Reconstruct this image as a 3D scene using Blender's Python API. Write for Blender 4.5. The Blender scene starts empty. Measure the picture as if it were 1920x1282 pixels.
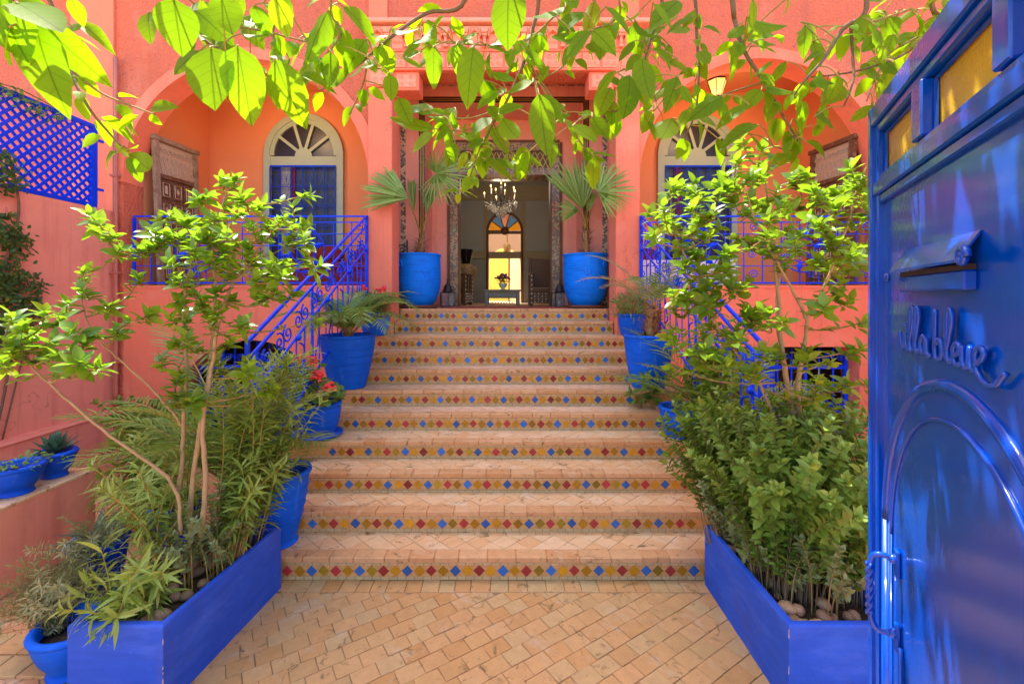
import bpy, math, random
import numpy as np
from mathutils import Vector, Matrix
random.seed(7); rng = np.random.default_rng(7)
R = math.radians; PI = math.pi
scene = bpy.context.scene
col = scene.collection
# ---------------------------------------------------------------- camera, sky, sun, exposure
F, CX, CY, HC = 842.0, 945.0, 555.0, 2.0          # focal length and principal point in pixels of the 1920 wide photograph, eye height
cam_d = bpy.data.cameras.new('camera'); cam = bpy.data.objects.new('camera', cam_d); col.objects.link(cam)
cam.location = (0, 0, HC); cam.rotation_euler = (R(90), 0, 0)
cam_d.sensor_width = 36; cam_d.lens = F / 1920 * 36
cam_d.shift_x = (960 - CX) / 1920; cam_d.shift_y = (CY - 641) / 1920
cam_d.clip_start = 0.05; cam_d.clip_end = 2000
scene.camera = cam
SUN_EL, SUN_AZ = R(64), R(-37)                     # azimuth measured from +Y towards +X
world = bpy.data.worlds.new('World'); scene.world = world; world.use_nodes = True
nt = world.node_tree; bg = nt.nodes['Background']
sky = nt.nodes.new('ShaderNodeTexSky'); sky.sky_type = 'NISHITA'; sky.sun_disc = False
sky.sun_elevation = SUN_EL; sky.sun_rotation = SUN_AZ
sky.air_density = 1.0; sky.dust_density = 2.5; sky.ozone_density = 0.6
nt.links.new(sky.outputs[0], bg.inputs[0]); bg.inputs[1].default_value = 0.15
sun_d = bpy.data.lights.new('sun', 'SUN'); sun_d.energy = 3.2; sun_d.angle = R(0.55); sun_d.color = (1, 0.94, 0.82)
sun = bpy.data.objects.new('sun', sun_d); col.objects.link(sun); sun.location = (-6, 8, 16)
sdir = Vector((math.cos(SUN_EL) * math.sin(SUN_AZ), math.cos(SUN_EL) * math.cos(SUN_AZ), math.sin(SUN_EL)))
sun.rotation_euler = sdir.to_track_quat('Z', 'Y').to_euler()
vs = scene.view_settings; vs.view_transform = 'Standard'; vs.look = 'None'; vs.exposure = 2.1; vs.gamma = 1.0; vs.use_curve_mapping = False
scene.render.engine = 'CYCLES'
scene.cycles.max_bounces = 10; scene.cycles.diffuse_bounces = 6; scene.cycles.transmission_bounces = 6; scene.cycles.transparent_max_bounces = 8
scene.cycles.use_denoising = True
scene.cycles.caustics_reflective = False; scene.cycles.caustics_refractive = False

# ---------------------------------------------------------------- helpers
def P(x, y, D):
    return Vector(((x - CX) * D / F, D, HC - (y - CY) * D / F))
def rnd(a, b): return random.uniform(a, b)

class MB:
    def __init__(s): s.v = []; s.f = []; s.sm = []
    def add(s, vs_, fs, smooth=False):
        o = len(s.v); s.v += [tuple(p) for p in vs_]
        for f in fs: s.f.append([i + o for i in f]); s.sm.append(smooth)
        return s
    def mm(s, x0, x1, y0, y1, z0, z1):
        vs_ = [(x0,y0,z0),(x1,y0,z0),(x1,y1,z0),(x0,y1,z0),(x0,y0,z1),(x1,y0,z1),(x1,y1,z1),(x0,y1,z1)]
        return s.add(vs_, [(3,2,1,0),(4,5,6,7),(0,1,5,4),(1,2,6,5),(2,3,7,6),(3,0,4,7)])
    def cbox(s, x0, x1, y0, y1, z0, z1, b=0.01):
        """box with its twelve edges chamfered"""
        xs, ys, zs = (x0, x1), (y0, y1), (z0, z1); vs_ = []; idx = {}
        for i in (0,1):
            for j in (0,1):
                for k in (0,1):
                    x, y, z = xs[i], ys[j], zs[k]; dx, dy, dz = (b if i==0 else -b), (b if j==0 else -b), (b if k==0 else -b)
                    for a, p in enumerate(((x, y+dy, z+dz), (x+dx, y, z+dz), (x+dx, y+dy, z))):
                        idx[(i,j,k,a)] = len(vs_); vs_.append(p)
        fs = []
        for i in (0,1): fs.append([idx[(i,j,k,0)] for j,k in ((0,0),(0,1),(1,1),(1,0))][::(1 if i==0 else -1)])
        for j in (0,1): fs.append([idx[(i,j,k,1)] for i,k in ((0,0),(1,0),(1,1),(0,1))][::(1 if j==0 else -1)])
        for k in (0,1): fs.append([idx[(i,j,k,2)] for i,j in ((0,0),(0,1),(1,1),(1,0))][::(1 if k==0 else -1)])
        for i in (0,1):
            for j in (0,1): fs.append([idx[(i,j,0,0)], idx[(i,j,1,0)], idx[(i,j,1,1)], idx[(i,j,0,1)]])
            for k in (0,1): fs.append([idx[(i,0,k,0)], idx[(i,1,k,0)], idx[(i,1,k,2)], idx[(i,0,k,2)]])
        for j in (0,1):
            for k in (0,1): fs.append([idx[(0,j,k,1)], idx[(1,j,k,1)], idx[(1,j,k,2)], idx[(0,j,k,2)]])
        for i in (0,1):
            for j in (0,1):
                for k in (0,1): fs.append([idx[(i,j,k,a)] for a in range(3)])
        return s.add(vs_, fs)
    def prism(s, poly, fn0, fn1, smooth=False):
        n = len(poly); vs_ = [fn0(p) for p in poly] + [fn1(p) for p in poly]
        fs = [list(range(n))[::-1], list(range(n, 2*n))] + [(i, (i+1) % n, n + (i+1) % n, n + i) for i in range(n)]
        return s.add(vs_, fs, smooth)
    def xz(s, poly, y0, y1):
        return s.prism(poly, lambda p: (p[0], y0, p[1]), lambda p: (p[0], y1, p[1]))
    def xy(s, poly, z0, z1):
        return s.prism(poly, lambda p: (p[0], p[1], z0), lambda p: (p[0], p[1], z1))
    def tube(s, pts, r, n=6, cap=True):
        pts = [Vector(p) for p in pts]; m = len(pts)
        if m < 2: return s
        rr = r if isinstance(r, (list, tuple)) else [r] * m
        t0 = (pts[1] - pts[0]).normalized(); a = t0.orthogonal().normalized(); vs_ = []; fs = []
        for i, p in enumerate(pts):
            t = (pts[min(i+1, m-1)] - pts[max(i-1, 0)])
            t = t.normalized() if t.length > 1e-9 else t0
            a = (a - t * a.dot(t)); a = a.normalized() if a.length > 1e-6 else t.orthogonal().normalized(); b = t.cross(a)
            for k in range(n):
                an = 2*PI*k/n; vs_.append(p + (a*math.cos(an) + b*math.sin(an)) * rr[i])
        for i in range(m-1):
            for k in range(n): fs.append((i*n+k, i*n+(k+1) % n, (i+1)*n+(k+1) % n, (i+1)*n+k))
        if cap: fs.append(tuple(range(n))[::-1]); fs.append(tuple((m-1)*n+k for k in range(n)))
        return s.add(vs_, fs, n > 4)
    def bar(s, p, q, w, h=None, up=(0,0,1)):
        """rectangular bar from p to q"""
        p, q = Vector(p), Vector(q); h = h or w; t = (q-p).normalized(); u = Vector(up)
        if abs(t.dot(u)) > 0.99: u = Vector((0,1,0))
        a = t.cross(u).normalized(); b = a.cross(t); vs_ = []
        for e in (p, q):
            for sx, sy in ((-1,-1),(1,-1),(1,1),(-1,1)): vs_.append(e + a*sx*w/2 + b*sy*h/2)
        return s.add(vs_, [(3,2,1,0),(4,5,6,7),(0,1,5,4),(1,2,6,5),(2,3,7,6),(3,0,4,7)])
    def lathe(s, prof, n=32, c=(0,0,0), wob=0.0):
        vs_ = []; fs = []; m = len(prof); ph = [rnd(0, 6.28) for _ in range(3)]
        for r, z in prof:
            for k in range(n):
                an = 2*PI*k/n; w = 1 + wob*(math.sin(2*an+ph[0]) + .6*math.sin(3*an+ph[1]+z*5))
                vs_.append((c[0]+r*w*math.cos(an), c[1]+r*w*math.sin(an), c[2]+z))
        for i in range(m-1):
            for k in range(n): fs.append((i*n+k, i*n+(k+1) % n, (i+1)*n+(k+1) % n, (i+1)*n+k))
        if prof[0][0] > 1e-4: fs.append(tuple(range(n))[::-1])
        if prof[-1][0] > 1e-4: fs.append(tuple((m-1)*n+k for k in range(n)))
        return s.add(vs_, fs, True)
    def ball(s, c, r, n=10, m=6, sq=(1,1,1)):
        prof = [(max(1e-5, math.sin(PI*i/m)), -math.cos(PI*i/m)) for i in range(m+1)]; vs_ = []; fs = []
        for q, z in prof:
            for k in range(n): vs_.append((c[0]+r*sq[0]*q*math.cos(2*PI*k/n), c[1]+r*sq[1]*q*math.sin(2*PI*k/n), c[2]+r*sq[2]*z))
        for i in range(m):
            for k in range(n): fs.append((i*n+k, i*n+(k+1) % n, (i+1)*n+(k+1) % n, (i+1)*n+k))
        return s.add(vs_, fs, True)
    def mesh(s, name):
        me = bpy.data.meshes.new(name); me.from_pydata(s.v, [], s.f)
        me.polygons.foreach_set('use_smooth', s.sm); me.update(); return me
    def build(s, name, m, parent=None, loc=None):
        me = s.mesh(name); me.materials.append(M[m] if isinstance(m, str) else m)
        return link(name, me, parent, loc)
def link(name, me, parent=None, loc=None):
    o = bpy.data.objects.new(name, me); col.objects.link(o)
    if parent is not None: o.parent = parent
    if loc is not None: o.location = loc
    return o
def inst(name, me, parent, mw):
    o = link(name, me, parent); o.matrix_local = mw; return o
def tag(o, label=None, cat=None, group=None, kind=None):
    if label: o['label'] = label
    if cat: o['category'] = cat
    if group: o['group'] = group
    if kind: o['kind'] = kind
    return o
def thing(name, label, cat, loc=(0,0,0), rz=0, group=None):
    o = bpy.data.objects.new(name, None); col.objects.link(o); o.location = loc; o.rotation_euler = (0,0,rz); o.empty_display_size = .1
    return tag(o, label, cat, group)
def fixloc(e):      # children built in world coordinates under an empty that stands at its base
    for c in e.children:
        c.location = Vector(c.location) - Vector(e.location)
def spiral(c, u, v, r0, turns, n=18, a0=0.0, r1=0.15, sgn=1):
    c, u, v = Vector(c), Vector(u), Vector(v)
    return [c + u*(r0*(1-(1-r1)*i/n)*math.cos(a0+sgn*turns*2*PI*i/n)) + v*(r0*(1-(1-r1)*i/n)*math.sin(a0+sgn*turns*2*PI*i/n)) for i in range(n+1)]
def smooth_path(pts, k=5):
    pts = [Vector(p) for p in pts]; out = []
    for i in range(len(pts)-1):
        p0, p1, p2, p3 = pts[max(i-1,0)], pts[i], pts[i+1], pts[min(i+2, len(pts)-1)]
        for j in range(k):
            t = j/k; out.append(0.5*((2*p1) + (p2-p0)*t + (2*p0-5*p1+4*p2-p3)*t*t + (3*p1-p0-3*p2+p3)*t**3))
    return out + [pts[-1]]
def clip(poly, x0, x1, y0, y1):
    for ax, lim, sg in ((0,x0,1),(0,x1,-1),(1,y0,1),(1,y1,-1)):
        out = []
        for i in range(len(poly)):
            a, b = poly[i], poly[(i+1) % len(poly)]; da, db = sg*(a[ax]-lim), sg*(b[ax]-lim)
            if da >= 0: out.append(a)
            if da*db < 0: t = da/(da-db); out.append((a[0]+(b[0]-a[0])*t, a[1]+(b[1]-a[1])*t))
        poly = out
        if len(poly) < 3: return []
    return poly
def area(p): return abs(sum(p[i][0]*p[(i+1) % len(p)][1]-p[(i+1) % len(p)][0]*p[i][1] for i in range(len(p))))/2

# ---------------------------------------------------------------- materials
M = {}
def nodes(name):
    m = bpy.data.materials.new(name); m.use_nodes = True; M[name] = m
    return m, m.node_tree, m.node_tree.nodes['Principled BSDF']
def hsv_var(t, colsock, val, amount, sat=0.0):
    """multiply value by 1 +- amount following val (0..1)"""
    h = t.nodes.new('ShaderNodeHueSaturation'); mr = t.nodes.new('ShaderNodeMapRange')
    mr.inputs['To Min'].default_value = 1-amount; mr.inputs['To Max'].default_value = 1+amount
    t.links.new(val, mr.inputs['Value']); t.links.new(mr.outputs[0], h.inputs['Value'])
    if isinstance(colsock, tuple): h.inputs['Color'].default_value = (*colsock, 1)
    else: t.links.new(colsock, h.inputs['Color'])
    return h.outputs[0]
def noise(t, scale, detail=4, rough=.6, coord='Object', dist=0):
    tc = t.nodes.new('ShaderNodeTexCoord') if coord != 'World' else t.nodes.new('ShaderNodeNewGeometry')
    n = t.nodes.new('ShaderNodeTexNoise'); n.inputs['Scale'].default_value = scale; n.inputs['Detail'].default_value = detail
    n.inputs['Roughness'].default_value = rough; n.inputs['Distortion'].default_value = dist
    t.links.new(tc.outputs['Position' if coord == 'World' else coord], n.inputs['Vector']); return n.outputs['Fac']
def bump(t, b, val, strength, dist):
    bn = t.nodes.new('ShaderNodeBump'); bn.inputs['Strength'].default_value = strength; bn.inputs['Distance'].default_value = dist
    t.links.new(val, bn.inputs['Height'])
    if b.inputs['Normal'].links: t.links.new(b.inputs['Normal'].links[0].from_socket, bn.inputs['Normal'])
    t.links.new(bn.outputs[0], b.inputs['Normal'])
def mix(t, fac, a, b):
    mx = t.nodes.new('ShaderNodeMix'); mx.data_type = 'RGBA'
    for s, k in ((fac, 0), (a, 6), (b, 7)):
        if isinstance(s, (tuple, float, int)): mx.inputs[k].default_value = (*s, 1) if isinstance(s, tuple) else s
        else: t.links.new(s, mx.inputs[k])
    return mx.outputs[2]
def ramp(t, val, a, b):
    mr = t.nodes.new('ShaderNodeMapRange'); mr.inputs['From Min'].default_value = a; mr.inputs['From Max'].default_value = b
    t.links.new(val, mr.inputs['Value']); return mr.outputs[0]
def mat(name, c, rough=.6, var=.12, scale=3, bmp=0, bscale=60, bdist=.004, spec=.4, metal=0, c2=None, c2scale=1.5, c2lo=.5, c2hi=.68, coat=0, objvar=0, coord='World'):
    m, t, b = nodes(name)
    cs = hsv_var(t, c, noise(t, scale, 5, .65, coord), var*1.8)
    if c2: cs = mix(t, ramp(t, noise(t, c2scale, 6, .7, coord, .4), c2lo, c2hi), cs, c2)
    if objvar:
        oi = t.nodes.new('ShaderNodeObjectInfo'); cs = hsv_var(t, cs, oi.outputs['Random'], objvar)
    t.links.new(cs, b.inputs['Base Color'])
    b.inputs['Roughness'].default_value = rough; b.inputs['Specular IOR Level'].default_value = spec; b.inputs['Metallic'].default_value = metal
    b.inputs['Coat Weight'].default_value = coat; b.inputs['Coat Roughness'].default_value = .1
    if bmp: bump(t, b, noise(t, bscale, 3, .6, coord), bmp, bdist)
    return m
mat('plaster_rough', (.84,.21,.115), .85, .07, 1.2, 1.0, 38, .06, .2, c2=(.78,.215,.14), c2scale=.8)
mat('plaster_pink', (.88,.235,.135), .8, .06, 1.5, .25, 30, .006, .2, c2=(.83,.21,.125), c2scale=1.1)
mat('plaster_wall', (.90,.34,.225), .8, .08, .9, .35, 18, .008, .2, c2=(.82,.27,.19), c2scale=.9, c2lo=.45, c2hi=.7)
mat('plaster_orange', (.74,.29,.13), .8, .05, 1.5, .2, 30, .005, .2)
mat('plaster_porch', (.78,.33,.24), .55, .10, 2.5, .2, 40, .004, .35)
mat('carved', (.88,.37,.24), .8, .14, 20, .8, 120, .006, .2)
def streaks(name, tone, amount, sc=(7,7,.45), lo=.52, hi=.72):
    t = M[name].node_tree; b = t.nodes['Principled BSDF']; g_ = t.nodes.new('ShaderNodeNewGeometry'); mp = t.nodes.new('ShaderNodeMapping'); mp.inputs['Scale'].default_value = sc
    t.links.new(g_.outputs['Position'], mp.inputs[0]); n_ = t.nodes.new('ShaderNodeTexNoise'); n_.inputs['Scale'].default_value = 1; n_.inputs['Detail'].default_value = 6; n_.inputs['Roughness'].default_value = .65; t.links.new(mp.outputs[0], n_.inputs['Vector'])
    m_ = t.nodes.new('ShaderNodeMath'); m_.operation = 'MULTIPLY'; m_.inputs[1].default_value = amount; t.links.new(ramp(t, n_.outputs['Fac'], lo, hi), m_.inputs[0])
    t.links.new(mix(t, m_.outputs[0], b.inputs['Base Color'].links[0].from_socket, tone), b.inputs['Base Color'])
for nm in ('plaster_rough', 'plaster_pink', 'plaster_wall', 'plaster_porch'):
    streaks(nm, (.62,.17,.12), .55); streaks(nm, (.92,.40,.28), .5, (1.3,1.3,1.1), .55, .75)
    t = M[nm].node_tree; b = t.nodes['Principled BSDF']; vo = t.nodes.new('ShaderNodeTexVoronoi'); vo.feature = 'DISTANCE_TO_EDGE'; vo.inputs['Scale'].default_value = .9; g_ = t.nodes.new('ShaderNodeNewGeometry')
    nz = t.nodes.new('ShaderNodeTexNoise'); nz.inputs['Scale'].default_value = 3.5; nz.inputs['Detail'].default_value = 8; t.links.new(g_.outputs['Position'], nz.inputs['Vector']); av = t.nodes.new('ShaderNodeVectorMath'); av.operation = 'ADD'; t.links.new(g_.outputs['Position'], av.inputs[0]); t.links.new(nz.outputs['Color'], av.inputs[1]); t.links.new(av.outputs[0], vo.inputs['Vector'])
    m_ = t.nodes.new('ShaderNodeMath'); m_.operation = 'MULTIPLY'; t.links.new(ramp(t, vo.outputs['Distance'], .008, .002), m_.inputs[0]); t.links.new(ramp(t, noise(t, .8, 2, .5, 'World'), .52, .60), m_.inputs[1]); m2 = t.nodes.new('ShaderNodeMath'); m2.operation = 'MULTIPLY'; m2.inputs[1].default_value = .45; t.links.new(m_.outputs[0], m2.inputs[0])
    t.links.new(mix(t, m2.outputs[0], b.inputs['Base Color'].links[0].from_socket, (.36,.10,.07)), b.inputs['Base Color'])
mat('tadelakt', (.25,.235,.19), .5, .12, 2, .1, 20, .004, .4)
mat('lobby_panel', (.29,.30,.29), .6, .06, 2)
mat('lobby_carved', (.33,.27,.17), .7, .25, 40, 1.0, 90, .01, .2)
mat('cream_wall', (.8,.74,.55), .7, .05, 2)
mat('yellow_wall', (.74,.62,.16), .8, .08, 1.2, .2, 20)
mat('white_wall', (.82,.80,.74), .8, .05, 2)
mat('frame_green', (.36,.46,.33), .5, .05, 8, .1, 60)
def blue(name, c, rough, c2, bmp=.12, **k): return mat(name, c, rough, .12, 5, bmp, 45, .003, .22, c2=c2, c2scale=2.2, c2lo=.5, c2hi=.8, **k)
blue('blue_pot', (.0,.21,.94), .62, (.0,.25,.97), objvar=.12)
blue('blue_planter', (.022,.09,.58), .7, (.03,.12,.66), .2)
blue('blue_iron', (.0,.05,.80), .4, (.002,.08,.9))
blue('blue_pot_dark', (.0,.075,.60), .5, (.004,.10,.66), objvar=.1)
blue('blue_cobalt', (.0,.115,.74), .58, (.0,.15,.82), objvar=.12)
for nm in ('blue_pot', 'blue_pot_dark', 'blue_cobalt'):
    streaks(nm, (.0,.05,.45), .6, (4,4,30), .45, .75); streaks(nm, (.10,.26,.78), .5, (16,16,1.6), .58, .74); streaks(nm, (.38,.40,.55), .8, (55,55,55), .70, .74)
streaks('blue_planter', (.10,.08,.20), .6, (5,5,2.0), .56, .76); streaks('blue_planter', (.07,.15,.72), .6, (3,3,9), .50, .72); streaks('blue_planter', (.40,.38,.42), .7, (42,42,42), .68, .73)
t = M['blue_planter'].node_tree; b = t.nodes['Principled BSDF']; g_ = t.nodes.new('ShaderNodeNewGeometry'); mp = t.nodes.new('ShaderNodeMapping'); mp.inputs['Scale'].default_value = (4, 4, 26)
t.links.new(g_.outputs['Position'], mp.inputs[0]); n_ = t.nodes.new('ShaderNodeTexNoise'); n_.inputs['Scale'].default_value = 1; n_.inputs['Detail'].default_value = 5; t.links.new(mp.outputs[0], n_.inputs['Vector'])
src = b.inputs['Base Color'].links[0].from_socket; cs = hsv_var(t, src, n_.outputs['Fac'], .16); cs = mix(t, ramp(t, noise(t, 26, 6, .75, 'World', .5), .72, .78), cs, (.20,.24,.50)); t.links.new(cs, b.inputs['Base Color']); bump(t, b, n_.outputs['Fac'], .35, .006)
# glossy hand painted gate
m, t, b = nodes('blue_gate')
cs = hsv_var(t, (.0,.055,.42), noise(t, 4, 4, .6), .2); t.links.new(cs, b.inputs['Base Color'])
b.inputs['Roughness'].default_value = .16; b.inputs['Coat Weight'].default_value = .3; b.inputs['Coat Roughness'].default_value = .05; b.inputs['Specular IOR Level'].default_value = .35
mp = t.nodes.new('ShaderNodeMapping'); tc = t.nodes.new('ShaderNodeTexCoord'); mp.inputs['Scale'].default_value = (1, 1, .25)
t.links.new(tc.outputs['Object'], mp.inputs[0]); nn = t.nodes.new('ShaderNodeTexNoise'); nn.inputs['Scale'].default_value = 130; nn.inputs['Detail'].default_value = 2
t.links.new(mp.outputs[0], nn.inputs['Vector']); bump(t, b, nn.outputs['Fac'], .25, .0012); bump(t, b, noise(t, 22, 2), .10, .003)
t.links.new(b.inputs['Normal'].links[0].from_socket, b.inputs['Coat Normal'])
blue('blue_grille', (.0,.04,.55), .4, (.0,.06,.62))
# amber patterned glass
m, t, b = nodes('amber_glass')
t.links.new(hsv_var(t, (.66,.42,.015), noise(t, 12, 3), .25), b.inputs['Base Color']); b.inputs['Roughness'].default_value = .25
vo = t.nodes.new('ShaderNodeTexVoronoi'); vo.inputs['Scale'].default_value = 170; tc = t.nodes.new('ShaderNodeTexCoord'); t.links.new(tc.outputs['Object'], vo.inputs['Vector'])
bump(t, b, vo.outputs['Distance'], .5, .002); b.inputs['Transmission Weight'].default_value = .25
mat('dark_glass', (.012,.014,.025), .35, .2, 30, .3, 150, .001, .6)
mat('slot_shade', (.03,.018,.014), .6, .2, 3)
def tint(name, c):
    m, t, b = nodes(name); b.inputs['Base Color'].default_value = (*c, 1); b.inputs['Transmission Weight'].default_value = .85; b.inputs['Roughness'].default_value = .25; b.inputs['IOR'].default_value = 1.05
tint('glass_blue', (.12,.38,.9)); tint('glass_yellow', (1,.62,.05)); tint('glass_pink', (.95,.55,.45)); tint('crystal', (.95,.93,.88))
# terracotta pieces, one tone per object
def terra(name, cols, rough, objvar, stain):
    m, t, b = nodes(name); oi = t.nodes.new('ShaderNodeObjectInfo')
    cr = t.nodes.new('ShaderNodeValToRGB'); cr.color_ramp.interpolation = 'LINEAR'
    for i, c in enumerate(cols):
        e = cr.color_ramp.elements[i] if i < 2 else cr.color_ramp.elements.new(.5)
        e.position = i/(len(cols)-1); e.color = (*c, 1)
    for i, e in enumerate(cr.color_ramp.elements): e.position = i/(len(cols)-1); e.color = (*cols[i], 1)
    t.links.new(oi.outputs['Random'], cr.inputs[0])
    cs = hsv_var(t, cr.outputs[0], noise(t, 14, 6, .7, 'World'), objvar)
    cs = mix(t, ramp(t, noise(t, 4.5, 6, .72, 'World', .6), .56, .68), cs, stain)
    cs = mix(t, ramp(t, noise(t, 9, 5, .7, 'World', 1.2), .585, .68), cs, (.24,.14,.055))
    t.links.new(cs, b.inputs['Base Color']); b.inputs['Roughness'].default_value = rough; b.inputs['Specular IOR Level'].default_value = .3
    bump(t, b, noise(t, 60, 4, .7, 'World'), .35, .004); bump(t, b, noise(t, 9, 3, .6, 'World'), .4, .008)
terra('terracotta', [(.56,.30,.12),(.59,.335,.15),(.53,.27,.10),(.53,.35,.165),(.58,.34,.15),(.56,.30,.12)], .62, .24, (.56,.39,.24))
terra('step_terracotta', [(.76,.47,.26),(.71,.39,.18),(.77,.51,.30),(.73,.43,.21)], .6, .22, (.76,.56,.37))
terra('nosing_terracotta', [(.64,.34,.16),(.60,.29,.12),(.68,.38,.19),(.62,.33,.15)], .6, .25, (.66,.42,.24))  # deeper than the treads: shade and dirt of the fronts put into colour
mat('grout', (.33,.21,.12), .9, .3, 12, .4, 80)
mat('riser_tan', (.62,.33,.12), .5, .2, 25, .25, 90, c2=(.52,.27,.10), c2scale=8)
for nm, c in (('tile_mustard', (.50,.225,.006)), ('tile_blue', (.02,.12,.42)), ('tile_red', (.34,.028,.032)), ('tile_olive', (.33,.20,.008))):
    mat(nm, c, .3, .22, 60, .15, 200, .001, .5, objvar=.42, c2=tuple(min(1, x*.8+.05) for x in c), c2scale=30, c2lo=.55, c2hi=.8)
# cream mosaic strip: small bricks
m, t, b = nodes('cream_mosaic')
tc = t.nodes.new('ShaderNodeTexCoord'); sep = t.nodes.new('ShaderNodeSeparateXYZ'); cmb = t.nodes.new('ShaderNodeCombineXYZ')
t.links.new(tc.outputs['Object'], sep.inputs[0]); t.links.new(sep.outputs[0], cmb.inputs[0]); t.links.new(sep.outputs[2], cmb.inputs[1])
br = t.nodes.new('ShaderNodeTexBrick'); br.inputs['Scale'].default_value = 1; br.inputs['Brick Width'].default_value = .06; br.inputs['Row Height'].default_value = .05
br.inputs['Mortar Size'].default_value = .0025; br.inputs['Color1'].default_value = (.60,.44,.23,1); br.inputs['Color2'].default_value = (.52,.38,.20,1); br.inputs['Mortar'].default_value = (.28,.18,.09,1)
t.links.new(cmb.outputs[0], br.inputs['Vector'])
cs = mix(t, ramp(t, noise(t, 7, 5, .7), .5, .7), br.outputs[0], (.52,.30,.12)); t.links.new(hsv_var(t, cs, noise(t, 40), .25), b.inputs['Base Color']); b.inputs['Roughness'].default_value = .5
# far paving, too flat to the eye to tell its pieces apart
def paved(name, sx, c1, c2, mort, rot=0.7, bw=.15, rh=.115):
    m, t, b = nodes(name); tc = t.nodes.new('ShaderNodeNewGeometry'); mp = t.nodes.new('ShaderNodeMapping'); mp.inputs['Rotation'].default_value = (0,0,rot)
    t.links.new(tc.outputs['Position'], mp.inputs[0]); br = t.nodes.new('ShaderNodeTexBrick'); br.inputs['Scale'].default_value = sx
    br.inputs['Brick Width'].default_value = bw; br.inputs['Row Height'].default_value = rh; br.inputs['Mortar Size'].default_value = .004
    br.inputs['Color1'].default_value = (*c1,1); br.inputs['Color2'].default_value = (*c2,1); br.inputs['Mortar'].default_value = (*mort,1)
    t.links.new(mp.outputs[0], br.inputs['Vector'])
    cs = mix(t, ramp(t, noise(t, 5, 5, .7, 'World'), .5, .68), br.outputs[0], (.70,.48,.32)); t.links.new(hsv_var(t, cs, noise(t, 20, 4, .6, 'World'), .2), b.inputs['Base Color'])
    b.inputs['Roughness'].default_value = .65; bump(t, b, br.outputs['Fac'], -.6, .004); bump(t, b, noise(t, 60, 4, .6, 'World'), .3, .004)
paved('paving', 1, (.62,.29,.13), (.55,.24,.10), (.2,.12,.06))
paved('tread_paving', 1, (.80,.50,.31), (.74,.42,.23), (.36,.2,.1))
mat('earth', (.09,.05,.025), .95, .3, 30, .8, 60, .02)
mat('sand_ground', (.42,.30,.20), .95, .2, .5)
mat('stone_pebble', (.36,.20,.10), .6, .25, 12, .3, 60, .004, .4, objvar=.55, coord='Object', c2=(.42,.34,.25), c2scale=6)
mat('wood_old', (.155,.07,.035), .75, .35, 25, .6, 80, .006, .25, c2=(.34,.26,.19), c2scale=14, c2lo=.52, c2hi=.72)
mat('wood_frame', (.34,.25,.17), .8, .35, 18, .6, 60, .006, .2, c2=(.16,.09,.05), c2scale=9)
mat('wood_inlay', (.50,.38,.27), .8, .25, 30, .4, 80, .004)
mat('wood_door', (.13,.055,.02), .5, .25, 15, .2, 50)
mat('bark', (.36,.26,.14), .85, .25, 14, .5, 50, .006, .2, coord='Object')
mat('bark_grey', (.17,.12,.07), .85, .3, 14, .6, 60, .006, .2)
mat('twig', (.27,.19,.075), .8, .25, 20, .3, 60, .003, .2)
mat('stem_green', (.34,.25,.06), .7, .25, 20)
mat('palm_fibre', (.34,.17,.07), .9, .4, 40, .9, 90, .02, .2, c2=(.55,.36,.2), c2scale=18)
mat('dark_iron', (.03,.025,.022), .45, .3, 30, .3, 80)
mat('brass', (.45,.28,.08), .35, .2, 20, metal=.8)
mat('black_gloss', (.012,.010,.010), .12, .1, 5)
mat('red_cushion', (.20,.02,.018), .85, .2, 20, .3, 90)
mat('white_cloth', (.8,.8,.82), .85, .05, 5, .2, 30)
mat('rug', (.36,.07,.04), .95, .35, 60, .6, 120, .006)
mat('saucer_brown', (.18,.065,.04), .6, .15, 10)
mat('copper_red', (.36,.06,.025), .4, .2, 12, metal=.3)
mat('pipe_pink', (.50,.16,.11), .6, .15, 8)
mat('porcelain', (.75,.74,.68), .3, .05, 8)
mat('flower_mauve', (.34,.09,.14), .7, .3, 30)
mat('flower_red', (.88,.045,.05), .6, .2, 40, objvar=.2)
mat('leopard', (.40,.20,.07), .5, .1, 5)
t = M['leopard'].node_tree; b = t.nodes['Principled BSDF']; vo = t.nodes.new('ShaderNodeTexVoronoi'); vo.feature = 'DISTANCE_TO_EDGE'; vo.inputs['Scale'].default_value = 26
tc = t.nodes.new('ShaderNodeTexCoord'); t.links.new(tc.outputs['Object'], vo.inputs['Vector']); t.links.new(mix(t, ramp(t, vo.outputs[0], .03, .10), (.045,.02,.01), (.50,.30,.12)), b.inputs['Base Color'])
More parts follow.
